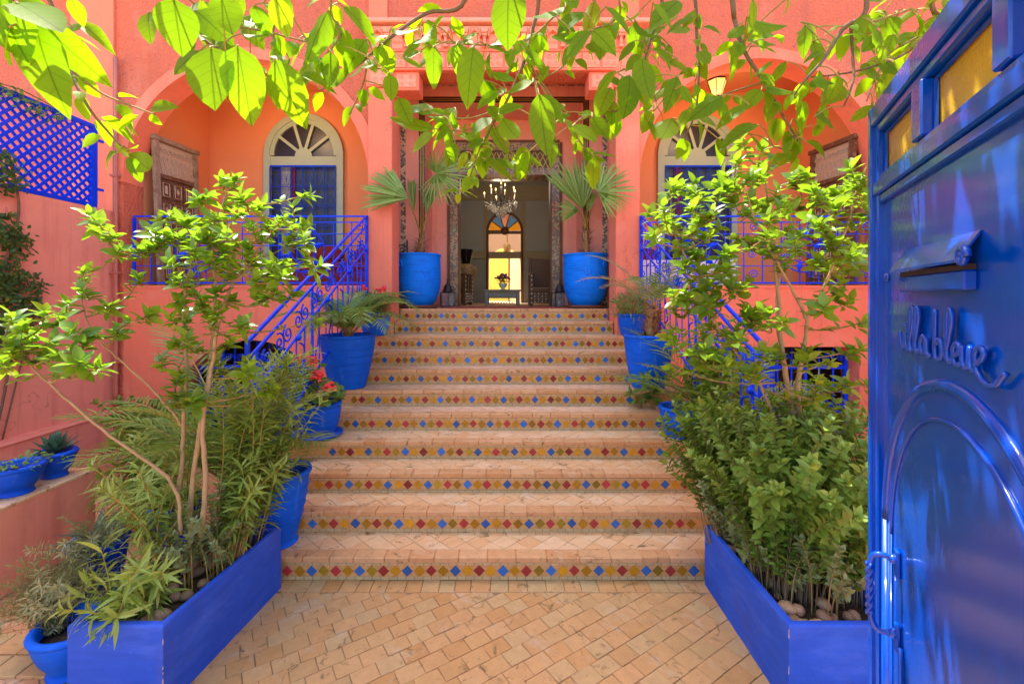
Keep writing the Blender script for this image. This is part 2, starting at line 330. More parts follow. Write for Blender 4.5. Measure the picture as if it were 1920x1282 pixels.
# painted and inlaid geometric ornament (zellige strips, painted door frame)
def zellige(name, cols, scale, rough=.35):
    m, t, b = nodes(name); tc = t.nodes.new('ShaderNodeTexCoord'); sep = t.nodes.new('ShaderNodeSeparateXYZ'); cmb = t.nodes.new('ShaderNodeCombineXYZ')
    t.links.new(tc.outputs['Object'], sep.inputs[0]); t.links.new(sep.outputs[0], cmb.inputs[0]); t.links.new(sep.outputs[2], cmb.inputs[1])
    mp = t.nodes.new('ShaderNodeMapping'); mp.inputs['Rotation'].default_value = (0,0,PI/4); mp.inputs['Scale'].default_value = (scale,)*3; t.links.new(cmb.outputs[0], mp.inputs[0])
    vo = t.nodes.new('ShaderNodeTexVoronoi'); vo.distance = 'CHEBYCHEV'; vo.inputs['Randomness'].default_value = .0; vo.inputs['Scale'].default_value = 1; t.links.new(mp.outputs[0], vo.inputs['Vector'])
    wn = t.nodes.new('ShaderNodeTexWhiteNoise'); t.links.new(vo.outputs['Position'], wn.inputs['Vector'])
    cr = t.nodes.new('ShaderNodeValToRGB'); cr.color_ramp.interpolation = 'CONSTANT'
    while len(cr.color_ramp.elements) < len(cols): cr.color_ramp.elements.new(.5)
    for i, c in enumerate(cols): cr.color_ramp.elements[i].position = i/len(cols); cr.color_ramp.elements[i].color = (*c, 1)
    t.links.new(wn.outputs['Value'], cr.inputs[0]); cs = mix(t, ramp(t, vo.outputs['Distance'], .36, .44), cr.outputs[0], (.30,.25,.18))
    t.links.new(cs, b.inputs['Base Color']); b.inputs['Roughness'].default_value = rough
zellige('zellige_strip', [(.05,.05,.045),(.62,.50,.36),(.10,.16,.15),(.60,.44,.28)], 28)
zellige('painted_frame', [(.30,.09,.04),(.42,.28,.10),(.07,.12,.10),(.36,.22,.10),(.10,.05,.03)], 30)
zellige('painted_header', [(.40,.26,.09),(.10,.06,.03),(.36,.10,.05),(.12,.16,.10)], 20)
def emit(name, c, s):
    m, t, b = nodes(name); b.inputs['Base Color'].default_value = (*c,1); b.inputs['Emission Color'].default_value = (*c,1); b.inputs['Emission Strength'].default_value = s
mat('crystal_drop', (.62,.58,.52), .15, .2, 30, spec=.8)
emit('bulb', (1,.62,.22), 1.2); emit('lamp_glass', (1,.50,.12), .5)
# leaves: gloss on top, light through the blade; tone from the piece itself
def leafmat(name, c, c2, trans, rough=.35, tcol=None, use_attr=True, spec=.4):
    m, t, b = nodes(name); out = t.nodes['Material Output']
    if use_attr: a = t.nodes.new('ShaderNodeAttribute'); a.attribute_name = 'rnd'; rv = a.outputs['Fac']
    else: a = t.nodes.new('ShaderNodeObjectInfo'); rv = a.outputs['Random']
    cs = mix(t, rv, c, c2); cs = hsv_var(t, cs, noise(t, 30, 3, .6), .22); old_ = ramp(t, rv, .93, .97); cs = mix(t, old_, cs, tuple(x*.6+y*.4 for x, y in zip(c2, (.55,.38,.02))))
    t.links.new(cs, b.inputs['Base Color']); b.inputs['Roughness'].default_value = rough; b.inputs['Specular IOR Level'].default_value = spec
    tr = t.nodes.new('ShaderNodeBsdfTranslucent'); tcs = mix(t, rv, tcol or c, tuple(min(1, x*1.15) for x in (tcol or c2))); t.links.new(tcs, tr.inputs[0])
    ms = t.nodes.new('ShaderNodeMixShader'); ms.inputs[0].default_value = trans
    t.links.new(b.outputs[0], ms.inputs[1]); t.links.new(tr.outputs[0], ms.inputs[2]); t.links.new(ms.outputs[0], out.inputs[0])
    bump(t, b, noise(t, 90, 3), .25, .003)
leafmat('leaf_vine', (.10,.22,.008), (.22,.36,.010), .62, .5, (.32,.58,.004), use_attr=False, spec=.2)
leafmat('leaf_vine_mass', (.10,.22,.008), (.24,.38,.010), .62, .5, (.34,.60,.004), spec=.2)
def veins(name, depth):
    t = M[name].node_tree; tc = t.nodes.new('ShaderNodeTexCoord'); sp = t.nodes.new('ShaderNodeSeparateXYZ'); t.links.new(tc.outputs['Object'], sp.inputs[0])
    def mth(op, x, y=None):
        n = t.nodes.new('ShaderNodeMath'); n.operation = op
        for i, v in enumerate((x, y)):
            if v is None: continue
            if isinstance(v, (int, float)): n.inputs[i].default_value = v
            else: t.links.new(v, n.inputs[i])
        return n.outputs[0]
    ay = mth('ABSOLUTE', sp.outputs[1]); mid = ramp(t, ay, .016, .006)
    w = mth('SINE', mth('MULTIPLY', mth('SUBTRACT', sp.outputs[0], mth('MULTIPLY', ay, .75)), 38)); side = mth('MULTIPLY', ramp(t, w, .86, .99), .38)
    v = mth('MAXIMUM', mid, side); f_ = mth('SUBTRACT', 1.0, mth('MULTIPLY', v, depth))
    for n in list(t.nodes):
        if n.type in ('BSDF_TRANSLUCENT', 'BSDF_PRINCIPLED'):
            sk = n.inputs[0]; src = sk.links[0].from_socket; h = t.nodes.new('ShaderNodeHueSaturation'); t.links.new(src, h.inputs['Color']); t.links.new(f_, h.inputs['Value']); t.links.new(h.outputs[0], sk)
veins('leaf_vine', .42)
leafmat('leaf_ficus', (.10,.20,.02), (.20,.33,.03), .42, .27, (.30,.52,.02), spec=.5)
leafmat('leaf_ficus_single', (.10,.20,.02), (.20,.34,.03), .42, .27, (.32,.55,.02), use_attr=False, spec=.5)
leafmat('leaf_hedge', (.16,.27,.035), (.33,.46,.08), .3, .4, (.16,.32,.02))
leafmat('leaf_oleander', (.24,.34,.05), (.42,.52,.12), .35, .4, (.26,.42,.04))
leafmat('leaf_variegated', (.20,.26,.10), (.38,.42,.20), .35, .5, (.3,.4,.1))
leafmat('leaf_grey', (.26,.27,.12), (.40,.40,.20), .3, .6, (.3,.34,.1))
leafmat('leaf_palm', (.13,.24,.05), (.27,.38,.09), .3, .35, (.2,.36,.04))
leafmat('leaf_palm_dry', (.36,.33,.14), (.46,.40,.22), .3, .6, (.4,.36,.1))
leafmat('leaf_fan', (.22,.35,.06), (.36,.50,.12), .35, .35, (.24,.4,.03))
leafmat('leaf_ivy', (.03,.09,.02), (.08,.17,.03), .25, .4, (.1,.22,.02))
leafmat('leaf_geranium', (.10,.22,.035), (.19,.34,.06), .3, .5, (.25,.45,.03))
leafmat('leaf_agave', (.05,.12,.08), (.10,.20,.12), .1, .4)

# ---------------------------------------------------------------- leaves
def leaf_template(w=.5, fold=.25, curl=.25, n=4, point=1.0, wave=0.0):
    """unit leaf along +X, blade in XY, +Z up; returns verts, faces"""
    vs_ = []; fs = []
    for i in range(n+1):
        t = i/n; h = w/2*(math.sin(PI*min(1, t**(.8)))**point) if 0 < i < n else 0
        z = -curl*t*t
        vs_.append((t, 0, z))
        if 0 < i < n:
            k = wave*math.sin(t*17+w*40); vs_.append((t, h, z + fold*h + k)); vs_.append((t, -h, z + fold*h - k))
    def mid(i): return 0 if i == 0 else 1 + (i-1)*3
    for i in range(n):
        a, b_ = mid(i), mid(i+1)
        for sd in (1, 2):
            if i == 0: f = (a, b_, b_+sd)
            elif i == n-1: f = (a, b_, a+sd)
            else: f = (a, b_, b_+sd, a+sd)
            fs.append(f if sd == 2 else f[::-1])
    return np.array(vs_), fs
T_BROAD = leaf_template(.55, .22, .22, 5, .8)
T_FICUS = leaf_template(.50, .30, .18, 4, .75)
T_LANCE = leaf_template(.17, .3, .45, 4, .9)
T_SMALL = leaf_template(.54, .35, .2, 3, .9)
T_BLADE = leaf_template(.075, .5, .35, 3, .6)
T_ROUND = leaf_template(.95, .25, .2, 5, .55, .03)
class Cloud:
    def __init__(s, tpl): s.t = tpl; s.p = []; s.x = []; s.z = []; s.s = []; s.r = []
    def add(s, pos, d, up, L, r=None, w=1.0):
        s.p.append(tuple(pos)); s.x.append(tuple(d)); s.z.append(tuple(up)); s.s.append((L, L*w)); s.r.append(random.random() if r is None else r)
    def rosette(s, pos, axis, n, L, tilt=.9, jitter=.25, r=None):
        axis = Vector(axis).normalized(); u = axis.orthogonal().normalized(); v = axis.cross(u); a0 = rnd(0, 6.28)
        for i in range(n):
            a = a0 + i*2.4; tl = tilt + rnd(-jitter, jitter)
            d = (u*math.cos(a) + v*math.sin(a))*math.sin(tl) + axis*math.cos(tl)
            s.add(Vector(pos) + axis*L*.12*(i/n) , d, axis, L*rnd(.7, 1.15), r if r is None else min(1, max(0, r+rnd(-.2,.2))))
    def build(s, name, m, parent=None, kind='stuff'):
        tv, tf = s.t; n = len(s.p)
        if n == 0: return None
        p = np.array(s.p); x = np.array(s.x); z = np.array(s.z); L = np.array(s.s)
        x /= np.linalg.norm(x, axis=1, keepdims=True) + 1e-9; y = np.cross(z, x); ny = np.linalg.norm(y, axis=1, keepdims=True); bad = ny[:,0] < 1e-4
        y[bad] = np.cross(np.array([.3,.5,.8]), x[bad]); y /= np.linalg.norm(y, axis=1, keepdims=True) + 1e-9; z = np.cross(x, y)
        V = (p[:,None,:] + tv[None,:,0:1]*x[:,None,:]*L[:,None,0:1] + tv[None,:,1:2]*y[:,None,:]*L[:,None,1:2] + tv[None,:,2:3]*z[:,None,:]*L[:,None,0:1]).reshape(-1, 3)
        k = len(tv); li = np.concatenate([np.array(f) for f in tf]); ln = np.array([len(f) for f in tf])
        loops = (li[None,:] + (np.arange(n)*k)[:,None]).ravel(); tot = np.tile(ln, n); st = np.concatenate([[0], np.cumsum(tot)[:-1]])
        me = bpy.data.meshes.new(name); me.vertices.add(len(V)); me.vertices.foreach_set('co', V.ravel())
        me.loops.add(len(loops)); me.loops.foreach_set('vertex_index', loops.astype(np.int32))
        me.polygons.add(len(tot)); me.polygons.foreach_set('loop_start', st.astype(np.int32)); me.polygons.foreach_set('loop_total', tot.astype(np.int32))
        me.polygons.foreach_set('use_smooth', np.ones(len(tot), bool))
        at = me.attributes.new('rnd', 'FLOAT', 'FACE'); at.data.foreach_set('value', np.repeat(np.array(s.r), len(ln)).astype(np.float32))
        me.update(calc_edges=True); me.validate(); me.materials.append(M[m]); o = link(name, me, parent)
        if kind: o['kind'] = kind
        return o
def leaf_mesh(tpl, m, name='leaf'):
    mb = MB(); mb.add([tuple(v) for v in tpl[0]], tpl[1], True); me = mb.mesh(name); me.materials.append(M[m]); return me
def frame_at(pos, d, up, L, w=1.0):
    x = Vector(d).normalized(); y = Vector(up).cross(x)
    y = y.normalized() if y.length > 1e-4 else x.orthogonal().normalized(); z = x.cross(y)
    m = Matrix(((x.x*L, y.x*L*w, z.x*L, pos[0]), (x.y*L, y.y*L*w, z.y*L, pos[1]), (x.z*L, y.z*L*w, z.z*L, pos[2]), (0,0,0,1))); return m
def rvec(s=1.0): return Vector((rnd(-s,s), rnd(-s,s), rnd(-s,s)))
# ================================================================ SETTING
YF = 6.1; YB = 7.85; ZT = 1.815; ZL = 2.14; H = 11.0; STEP_R, STEP_T, Y1 = .165, .33, 3.17
def DN(n): return Y1 + STEP_T*(n-1)
tag(MB().mm(-600, 600, -600, 600, -.4, -.02).build('ground', 'sand_ground'), kind='structure')
paveo = tag(MB().mm(-9, 9, -6, 6.3, -.3, -.012).build('courtyard_paving', 'paving'), kind='structure')
gb = MB().mm(-1.95, 1.75, 1.45, 3.19, -.0115, -.007).build('mortar_bed', 'grout', paveo)
# floor tiles laid on the diagonal, a straight course along the foot of the stairs
ca, sa = math.cos(R(33)), math.sin(R(33)); TW, TH = .138, .108; cnt = 0
PL_L = [(-2.10,2.16),(-1.64,2.16),(-1.53,3.08),(-2.08,3.08)]; PL_R = [(1.37,2.16),(1.98,2.16),(1.98,3.12),(1.395,3.12)]
def tile_obj(name, poly, z0, z1, m, parent, b=.003):
    cxp = sum(p[0] for p in poly)/len(poly); cyp = sum(p[1] for p in poly)/len(poly)
    n = len(poly); ins = [(cxp+(p[0]-cxp)*.965, cyp+(p[1]-cyp)*.965) for p in poly]
    tx, ty = rnd(-.012,.012), rnd(-.012,.012)
    vs_ = [(p[0]-cxp, p[1]-cyp, z0) for p in poly] + [(p[0]-cxp, p[1]-cyp, z1-b) for p in poly] + [(p[0]-cxp, p[1]-cyp, z1+(p[0]-cxp)*tx+(p[1]-cyp)*ty) for p in ins]
    fs = [(i,(i+1)%n,n+(i+1)%n,n+i) for i in range(n)] + [(n+i,n+(i+1)%n,2*n+(i+1)%n,2*n+i) for i in range(n)] + [tuple(range(2*n,3*n))]
    return MB().add(vs_, fs).build(name, m, parent, (cxp, cyp, 0))
for j in range(-30, 40):
    off = (j % 2)*.5*TW + rnd(-.012, .012)
    for i in range(-40, 40):
        u, v = i*TW+off, j*TH; g = rnd(.0006,.002)
        q = [(u+g,v+g),(u+TW-g,v+g),(u+TW-g,v+TH-g),(u+g,v+TH-g)]
        q = [(a*ca-b_*sa + .05 + rnd(-.002,.002), a*sa+b_*ca + 2.3 + rnd(-.002,.002)) for a, b_ in q]
        q = clip(q, -1.72, 1.47, 2.04, 3.03)
        if not q or area(q) < .0012: continue
        if cnt < 298: tile_obj('floor_tile', q, -.011, rnd(-.0015,.0015), 'terracotta', paveo); cnt += 1
x = -1.72
while x < 1.5:
    w = rnd(.095, .135); tile_obj('border_tile', [(x+.002,3.036),(x+w-.002,3.036),(x+w-.002,3.166),(x+.002,3.166)], -.011, rnd(-.001,.002), 'terracotta', paveo); x += w
x = -3.2
for k in range(7):
    tile_obj('edge_tile', [(x+.003,2.36),(x+.155,2.36),(x+.155,2.50),(x+.003,2.50)], -.011, .004, 'terracotta', paveo)
    tile_obj('edge_tile', [(x+.003,2.51),(x+.155,2.51),(x+.155,2.66),(x+.003,2.66)], -.011, .004, 'terracotta', paveo); x += .158

# ---------------------------------------------------------------- staircase
st = thing('staircase', 'broad terracotta staircase with rows of coloured diamond tiles on its risers', 'staircase', (0, Y1, 0))
for n in range(1, 12):
    d0, d1 = DN(n), DN(n+1); zt = STEP_R*n; hw = (1.95 if n <= 9 else 1.50) - .001*n
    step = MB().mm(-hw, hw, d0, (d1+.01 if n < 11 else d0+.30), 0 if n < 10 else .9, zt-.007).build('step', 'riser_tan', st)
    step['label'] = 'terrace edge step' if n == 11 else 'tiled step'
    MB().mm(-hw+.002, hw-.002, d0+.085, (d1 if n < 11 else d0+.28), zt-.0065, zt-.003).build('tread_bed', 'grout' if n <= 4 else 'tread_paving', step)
    if n < 10: MB().mm(-hw-.06, -hw-.0005, d0, d1-.002, 0, zt-.01).build('side_wall', 'plaster_wall', step); MB().mm(hw+.0005, hw+.06, d0, d1-.002, 0, zt-.01).build('side_wall', 'plaster_wall', step)
    # nosing tiles
    x = -hw + rnd(0, .02)
    while x < hw-.03:
        w = min(rnd(.165, .235), hw-x); e = rnd(-.0015,.0015)
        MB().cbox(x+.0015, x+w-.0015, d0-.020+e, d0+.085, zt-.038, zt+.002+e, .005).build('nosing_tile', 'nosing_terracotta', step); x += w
    # cream borders above and below the diamonds
    zb = zt-STEP_R
    MB().mm(-hw, hw, d0-.004, d0-.0005, zb+.001, zb+.024).build('tile_border', 'cream_mosaic', step)
    MB().mm(-hw, hw, d0-.0042, d0-.0006, zb+.104, zb+.1268).build('tile_border', 'cream_mosaic', step)
    # diamonds
    p = .0843; zc = zb+.064; lo = {1:-1.64, 2:-1.72}.get(n, -1.66 if n <= 9 else -1.46); hi = {1:1.44, 2:1.50}.get(n, 1.60 if n <= 9 else 1.46)
    k0 = int(lo/p); k1 = int(hi/p); ph = [0,1,3,1,0,3,1,0,2,2,1,0][n]; shift = rnd(-.03,.03); row = MB()
    for k in range(k0, k1+1):
        xk = k*p+shift+rnd(-.003,.003); s_ = .0400+rnd(-.003,.0015); tw = rnd(-.06,.06); zz = zc+rnd(-.0025,.0025)
        q = [(math.cos(a+tw)*s_, math.sin(a+tw)*s_) for a in (0, PI/2, PI, 3*PI/2)]
        c = ('tile_mustard','tile_blue','tile_mustard','tile_red')[(k+ph) % 4]; c = 'tile_olive' if c == 'tile_mustard' and random.random() < .22 else c; dp = rnd(.003,.005); i_ = .93
        vs_ = [(a, 0, b_) for a, b_ in q] + [(a, -dp+.001, b_) for a, b_ in q] + [(a*i_, -dp, b_*i_) for a, b_ in q]
        fs = [(i,(i+1)%4,4+(i+1)%4,4+i) for i in range(4)] + [(4+i,4+(i+1)%4,8+(i+1)%4,8+i) for i in range(4)] + [(8,9,10,11)]
        MB().add(vs_, fs).build('diamond_tile', c, step, (xk, d0-.0002, zz))
    if n <= 4:      # tread tiles laid on the diagonal
        ct, s_t = math.cos(R(45)), math.sin(R(45)); ta = .135
        for i in range(-24, 25):
            for j in range(-24, 25):
                q = [(i*ta+a, j*ta+b_) for a, b_ in ((.002,.002),(ta-.002,.002),(ta-.002,ta-.002),(.002,ta-.002))]
                q = [(a*ct-b_*s_t, a*s_t+b_*ct+d0+.09) for a, b_ in q]
                q = clip(q, -1.75, 1.62, d0+.087, d1-.052)
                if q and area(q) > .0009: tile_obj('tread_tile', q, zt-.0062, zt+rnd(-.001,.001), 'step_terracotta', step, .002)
        x = -1.75
        while x < 1.6:
            w = rnd(.1,.15); tile_obj('tread_tile', [(x+.0015,d1-.049),(x+w-.0015,d1-.049),(x+w-.0015,d1-.003),(x+.0015,d1-.003)], zt-.0062, zt+rnd(-.001,.001), 'step_terracotta', step, .002); x += w
fixloc(st)

# ---------------------------------------------------------------- villa
vi = thing('villa', 'salmon pink villa with two arched loggias and a carved portal above the stairs', 'building', (0, YF, 0))
def arch_over(mb, cx_, rx, zs, rz, zt, y0, y1, n=40):
    pts = [(cx_ - rx*math.cos(PI*i/n), zs + rz*math.sin(PI*i/n)) for i in range(n+1)]
    for i in range(n):
        (xa, za), (xb, zb) = pts[i], pts[i+1]
        mb.add([(xa,y0,za),(xb,y0,zb),(xb,y0,zt),(xa,y0,zt)], [(0,1,2,3)]); mb.add([(xa,y1,za),(xb,y1,zb),(xb,y1,zt),(xa,y1,zt)], [(3,2,1,0)])
        mb.add([(xa,y0,za),(xb,y0,zb),(xb,y1,zb),(xa,y1,za)], [(3,2,1,0)], True)
AX, AR, ZS = 3.5, 1.67, 3.55
w = MB(); w.mm(-12, -5.17, YF, YF+.34, 0, H); w.build('wall', 'plaster_rough', vi)
w = MB(); w.mm(5.17, 12, YF, YF+.34, 0, H); w.build('wall', 'plaster_rough', vi)
for s in (-1, 1):
    w = MB(); arch_over(w, s*AX, AR, ZS, AR, H, YF, YF+.34); w.build('wall', 'plaster_rough', vi)['label'] = 'stippled wall above the loggia arch'
    # smooth band round the arch, soffit lining
    w = MB(); n = 40
    for i in range(n):
        a0, a1 = PI*i/n, PI*(i+1)/n
        ring = lambda r, a, y: (s*AX - r*math.cos(a), y, ZS + r*math.sin(a))
        w.add([ring(AR-.004,a0,YF-.02), ring(AR-.004,a1,YF-.02), ring(AR+.15,a1,YF-.02), ring(AR+.15,a0,YF-.02)], [(0,1,2,3)])
        w.add([ring(AR+.15,a0,YF-.02), ring(AR+.15,a1,YF-.02), ring(AR+.15,a1,YF+.001), ring(AR+.15,a0,YF+.001)], [(0,1,2,3)], True)
        w.add([ring(AR-.004,a0,YF-.02), ring(AR-.004,a1,YF-.02), ring(AR-.004,a1,YF+.345), ring(AR-.004,a0,YF+.345)], [(3,2,1,0)], True)
    w.build('arch_band', 'plaster_pink', vi)
    # loggia shell
    xi, xo = s*1.831, s*5.17; x0, x1 = min(xi,xo), max(xi,xo)
    w = MB(); w.mm(x0-.3, x1+.3, YB, YB+.2, ZL-.1, 5.7); w.mm(min(xo, xo+s*.25), max(xo, xo+s*.25), YF+.341, YB-.001, ZL-.1, 5.7)
    w.mm(min(xi-s*.08, xi), max(xi-s*.08, xi), YF+.341, YB-.001, ZL-.1, 5.7); w.build('loggia_wall', 'plaster_orange', vi)
    MB().mm(x0+.001, x1-.001, YF+.341, YB-.001, 5.56, 5.75).build('loggia_ceiling', 'plaster_orange', vi)
    MB().mm(x0+.001, x1-.001, YF+.3, YB-.001, ZL-.2, ZL-.005).build('loggia_floor', 'tread_paving', vi)
# parapet band and basement wall below the loggias
w = MB(); arch_over(w, -3.45, .98, .55, .85, ZL, YF-.001, YF+.34); w.mm(-5.17, -4.43, YF, YF+.34, 0, ZL); w.mm(-2.47, -1.832, YF, YF+.34, 0, ZL); w.build('basement_wall', 'plaster_pink', vi)
w = MB(); w.mm(4.83, 5.17, YF, YF+.34, 0, ZL); w.mm(1.832, 2.45, YF, YF+.34, 0, ZL); w.mm(2.45, 4.83, YF, YF+.34, 1.31, ZL)
for (xc, sg) in ((4.83,-1),(2.45,1)):
    poly = [(xc, 1.311)] + [(xc+sg*.25*(1-math.cos(a)), 1.06+.25*math.sin(a)) for a in [PI/2*i/8 for i in range(9)]]
    w.xz(poly if sg > 0 else poly[::-1], YF+.001, YF+.339)
w.build('basement_wall', 'plaster_pink', vi)
for s in (-1,1): MB().mm(min(s*1.832,s*5.17), max(s*1.832,s*5.17), YF-.012, YF+.30, ZL-.03, ZL+.004).build('coping', 'plaster_pink', vi)
for s in (-1,1):      # basement rooms behind
    x0, x1 = min(s*1.9,s*5.2), max(s*1.9,s*5.2)
    w = MB(); w.mm(x0, x1, 7.6, 7.7, 0, ZL-.25); w.mm(x0, x0+.05, YF+.34, 7.6, 0, ZL-.25); w.mm(x1-.05, x1, YF+.34, 7.6, 0, ZL-.25); w.mm(x0, x1, YF+.34, 7.6, ZL-.4, ZL-.25)
    w.build('basement_room', 'wood_door', vi)
# pilasters beside the portal
for s in (-1, 1):
    x0, x1 = min(s*1.507,s*1.829), max(s*1.507,s*1.829)
    MB().cbox(x0, x1, YF-.06, YF+.345, 0, 4.80, .008).build('pilaster', 'plaster_pink', vi)
    cp = MB().cbox(x0-.02, x1+.02, YF-.085, YF+.345, 4.803, 5.10, .012).build('capital', 'plaster_pink', vi)
    co = MB().cbox(min(s*1.145,s*1.488), max(s*1.145,s*1.488), YF-.05, YF+.26, 4.77, 5.02, .01).build('corbel', 'plaster_pink', vi)
    carve = [(cp, (x0+x1)/2, 4.95, .25, .23, YF-.086), (co, s*1.317, 4.9, .26, .17, YF-.051)]
    for par, xc, zc, ww, hh, yy in carve:
        c = MB(); c.mm(xc-ww/2, xc+ww/2, yy-.004, yy+.002, zc-hh/2, zc+hh/2)
        for a in (-1,1):
            for b_ in (-1,1):
                c.tube(spiral((xc+a*ww*.24, yy-.006, zc+b_*hh*.24), (a,0,0), (0,0,b_), hh*.22, 1.5, 14), .007, 4)
        c.tube([(xc-ww/2,yy-.004,zc-hh/2),(xc+ww/2,yy-.004,zc-hh/2),(xc+ww/2,yy-.004,zc+hh/2),(xc-ww/2,yy-.004,zc+hh/2),(xc-ww/2,yy-.004,zc-hh/2)], .009, 4)
        c.build('carved_panel', 'carved', par)
# wall above the portal
MB().mm(-1.83, 1.83, YF+.002, YF+.26, 5.02, H).build('wall', 'plaster_rough', vi)['label'] = 'stippled wall above the portal'
for s in (-1,1): MB().mm(min(s*1.58,s*1.831), max(s*1.58,s*1.831), YF-.022, YF+.004, 5.67, H).build('wall_pilaster', 'plaster_pink', vi)
MB().mm(-5.86, -5.28, YF-.03, YF+.01, 0, H).build('wall_pilaster', 'plaster_pink', vi)
# carved frieze: bed, cornice, square panels, colonnettes and little arches
fr = MB().mm(-1.84, 1.84, YF-.07, YF+.001, 5.021, 5.60).build('frieze', 'plaster_pink', vi)
MB().cbox(-1.93, 1.93, YF-.20, YF+.0, 5.602, 5.665, .012).build('cornice', 'carved', vi)
MB().cbox(-1.86, 1.86, YF-.09, YF-.069, 5.272, 5.30, .006).build('moulding', 'plaster_pink', fr)
MB().cbox(-1.86, 1.86, YF-.09, YF-.069, 5.023, 5.05, .006).build('moulding', 'plaster_pink', fr)
pw = .2605; c = MB(); c.mm(-pw*.42, pw*.42, -.006, 0, -.095, .095)
for a in (-1,1):
    for b_ in (-1,1):
        c.tube(spiral((a*.05,-.008,b_*.045), (a,0,0), (0,0,b_), .045, 1.7, 16), .0095, 4); c.tube(spiral((a*.085,-.008,b_*.08), (-a,0,0), (0,0,b_), .022, 1.2, 10), .008, 4)
c.tube([(0,-.008,-.09),(0,-.008,.09)], .006, 4); c.tube([(-pw*.42,-.008,-.095),(pw*.42,-.008,-.095),(pw*.42,-.008,.095),(-pw*.42,-.008,.095),(-pw*.42,-.008,-.095)], .008, 4)
pm = c.mesh('carved_panel'); pm.materials.append(M['carved'])
k_ = MB(); k_.cbox(-.03,.03,-.06,0,-.01,.02,.005); k_.tube([(0,-.035,.02),(0,-.035,.13)], [.022,.018], 8); k_.cbox(-.036,.036,-.07,0,.13,.165,.006); k_.xz([(-.036,.165),(.036,.165),(.06,.235),(-.06,.235)], -.085, 0)
for a in (-1,1): k_.tube([(a*.036,-.06,.165),(a*.07,-.075,.20),(a*.05,-.085,.235)], .012, 5)
km = k_.mesh('colonnette'); km.materials.append(M['carved'])
a_ = MB(); n = 12; hw = pw/2-.004
for i in range(n):
    q0, q1 = PI*i/n, PI*(i+1)/n; r = .075
    for j, (za, zb) in enumerate(((0,1),)):
        xa, xb = -r*math.cos(q0), -r*math.cos(q1); ya, yb = .13+r*(1+.25*math.sin(q0*3)**2)*math.sin(q0), .13+r*(1+.25*math.sin(q1*3)**2)*math.sin(q1)
        a_.add([(xa,-.055,ya),(xb,-.055,yb),(xb*hw/r,-.055,.275),(xa*hw/r,-.055,.275)], [(0,1,2,3)]); a_.add([(xa,-.055,ya),(xb,-.055,yb),(xb,0,yb),(xa,0,ya)], [(3,2,1,0)])
a_.mm(-.07,.07,-.005,0,0,.2)
for s in (-1,1): a_.tube(spiral((s*.03,-.008,.08),(s,0,0),(0,0,1),.032,1.5,12), .006, 4)
am = a_.mesh('niche'); am.materials.append(M['carved'])
for i in range(14):
    x = -1.693 + i*pw
    inst('carved_panel', pm, fr, Matrix.Translation((x, YF-.071, 5.162))); inst('niche', am, fr, Matrix.Translation((x, YF-.071, 5.315))); inst('colonnette', km, fr, Matrix.Translation((x-pw/2, YF-.071, 5.33)))
# porch behind the pilasters
w = MB()
for s in (-1,1): w.mm(min(s*1.66,s*1.749), max(s*1.66,s*1.749), YF+.346, 7.18, ZT-.3, 5.45)
w.build('porch_wall', 'plaster_porch', vi)
MB().mm(-1.749, 1.749, YF+.261, 7.18, 5.36, 5.6).build('porch_ceiling', 'plaster_pink', vi)
w = MB()
for s in (-1,1): w.mm(min(s*1.25,s*1.659), max(s*1.25,s*1.659), 7.10, 7.18, ZT-.2, 5.359)
w.mm(-1.2499, 1.2499, 7.10, 7.18, 5.05, 5.359)
for s in (-1,1): w.mm(min(s*1.2501,s*1.34), max(s*1.2501,s*1.34), 7.1805, 7.86, ZT-.2, 5.2)
w.mm(-1.25, 1.25, 7.1805, 7.86, 5.0501, 5.2); w.build('porch_wall', 'plaster_porch', vi)
for s in (-1,1):
    MB().mm(min(s*1.555,s*1.63), max(s*1.555,s*1.63), 7.088, 7.0995, ZT, 5.30).build('mosaic_strip', 'zellige_strip', vi)
    for k, mm_ in enumerate(('black_gloss','brass','wood_door','brass','black_gloss')):
        MB().mm(min(s*(1.252+k*.018),s*(1.266+k*.018)), max(s*(1.252+k*.018),s*(1.266+k*.018)), 7.082+.002*(k%2), 7.0996, ZT, 5.052+k*.018).build('frame_moulding', mm_, vi)
for k, mm_ in enumerate(('black_gloss','brass','wood_door','brass','black_gloss')):
    MB().mm(-1.25-k*.018, 1.25+k*.018, 7.0815+.002*(k%2), 7.0994, 5.0525+k*.018, 5.0665+k*.018).build('frame_moulding', mm_, vi)
MB().mm(-1.65, 1.65, 7.086, 7.0993, 5.315, 5.33).build('mosaic_strip', 'zellige_strip', vi)
# doorway wall with painted frame
DL, DR, DZ = -.77, .80, 4.10
w = MB(); w.mm(-1.25, DL-.21, 7.80, 8.0, ZT-.2, 5.05); w.mm(DR+.21, 1.25, 7.80, 8.0, ZT-.2, 5.05); w.mm(DL-.2099, DR+.2099, 7.80, 8.0, 4.66, 5.05); w.build('doorway_wall', 'plaster_porch', vi)
for x0, x1, mm_, yy in ((DL-.21,DL-.165,'wood_door',7.77),(DL-.163,DL-.03,'painted_frame',7.785),(DL-.028,DL,'wood_door',7.775),(DR,DR+.028,'wood_door',7.775),(DR+.03,DR+.163,'painted_frame',7.785),(DR+.165,DR+.21,'wood_door',7.77)):
    MB().mm(x0, x1, yy, 8.02, ZT, 4.66 if mm_ == 'wood_door' and abs(x0) > .9 or 'paint' in mm_ else DZ).build('door_frame', mm_, vi)
MB().mm(DL-.164, DR+.164, 7.772, 8.01, 4.662, 4.70).build('door_frame', 'wood_door', vi)
MB().mm(DL-.029, DR+.029, 7.786, 8.015, 4.52, 4.66).build('door_frame', 'painted_frame', vi)
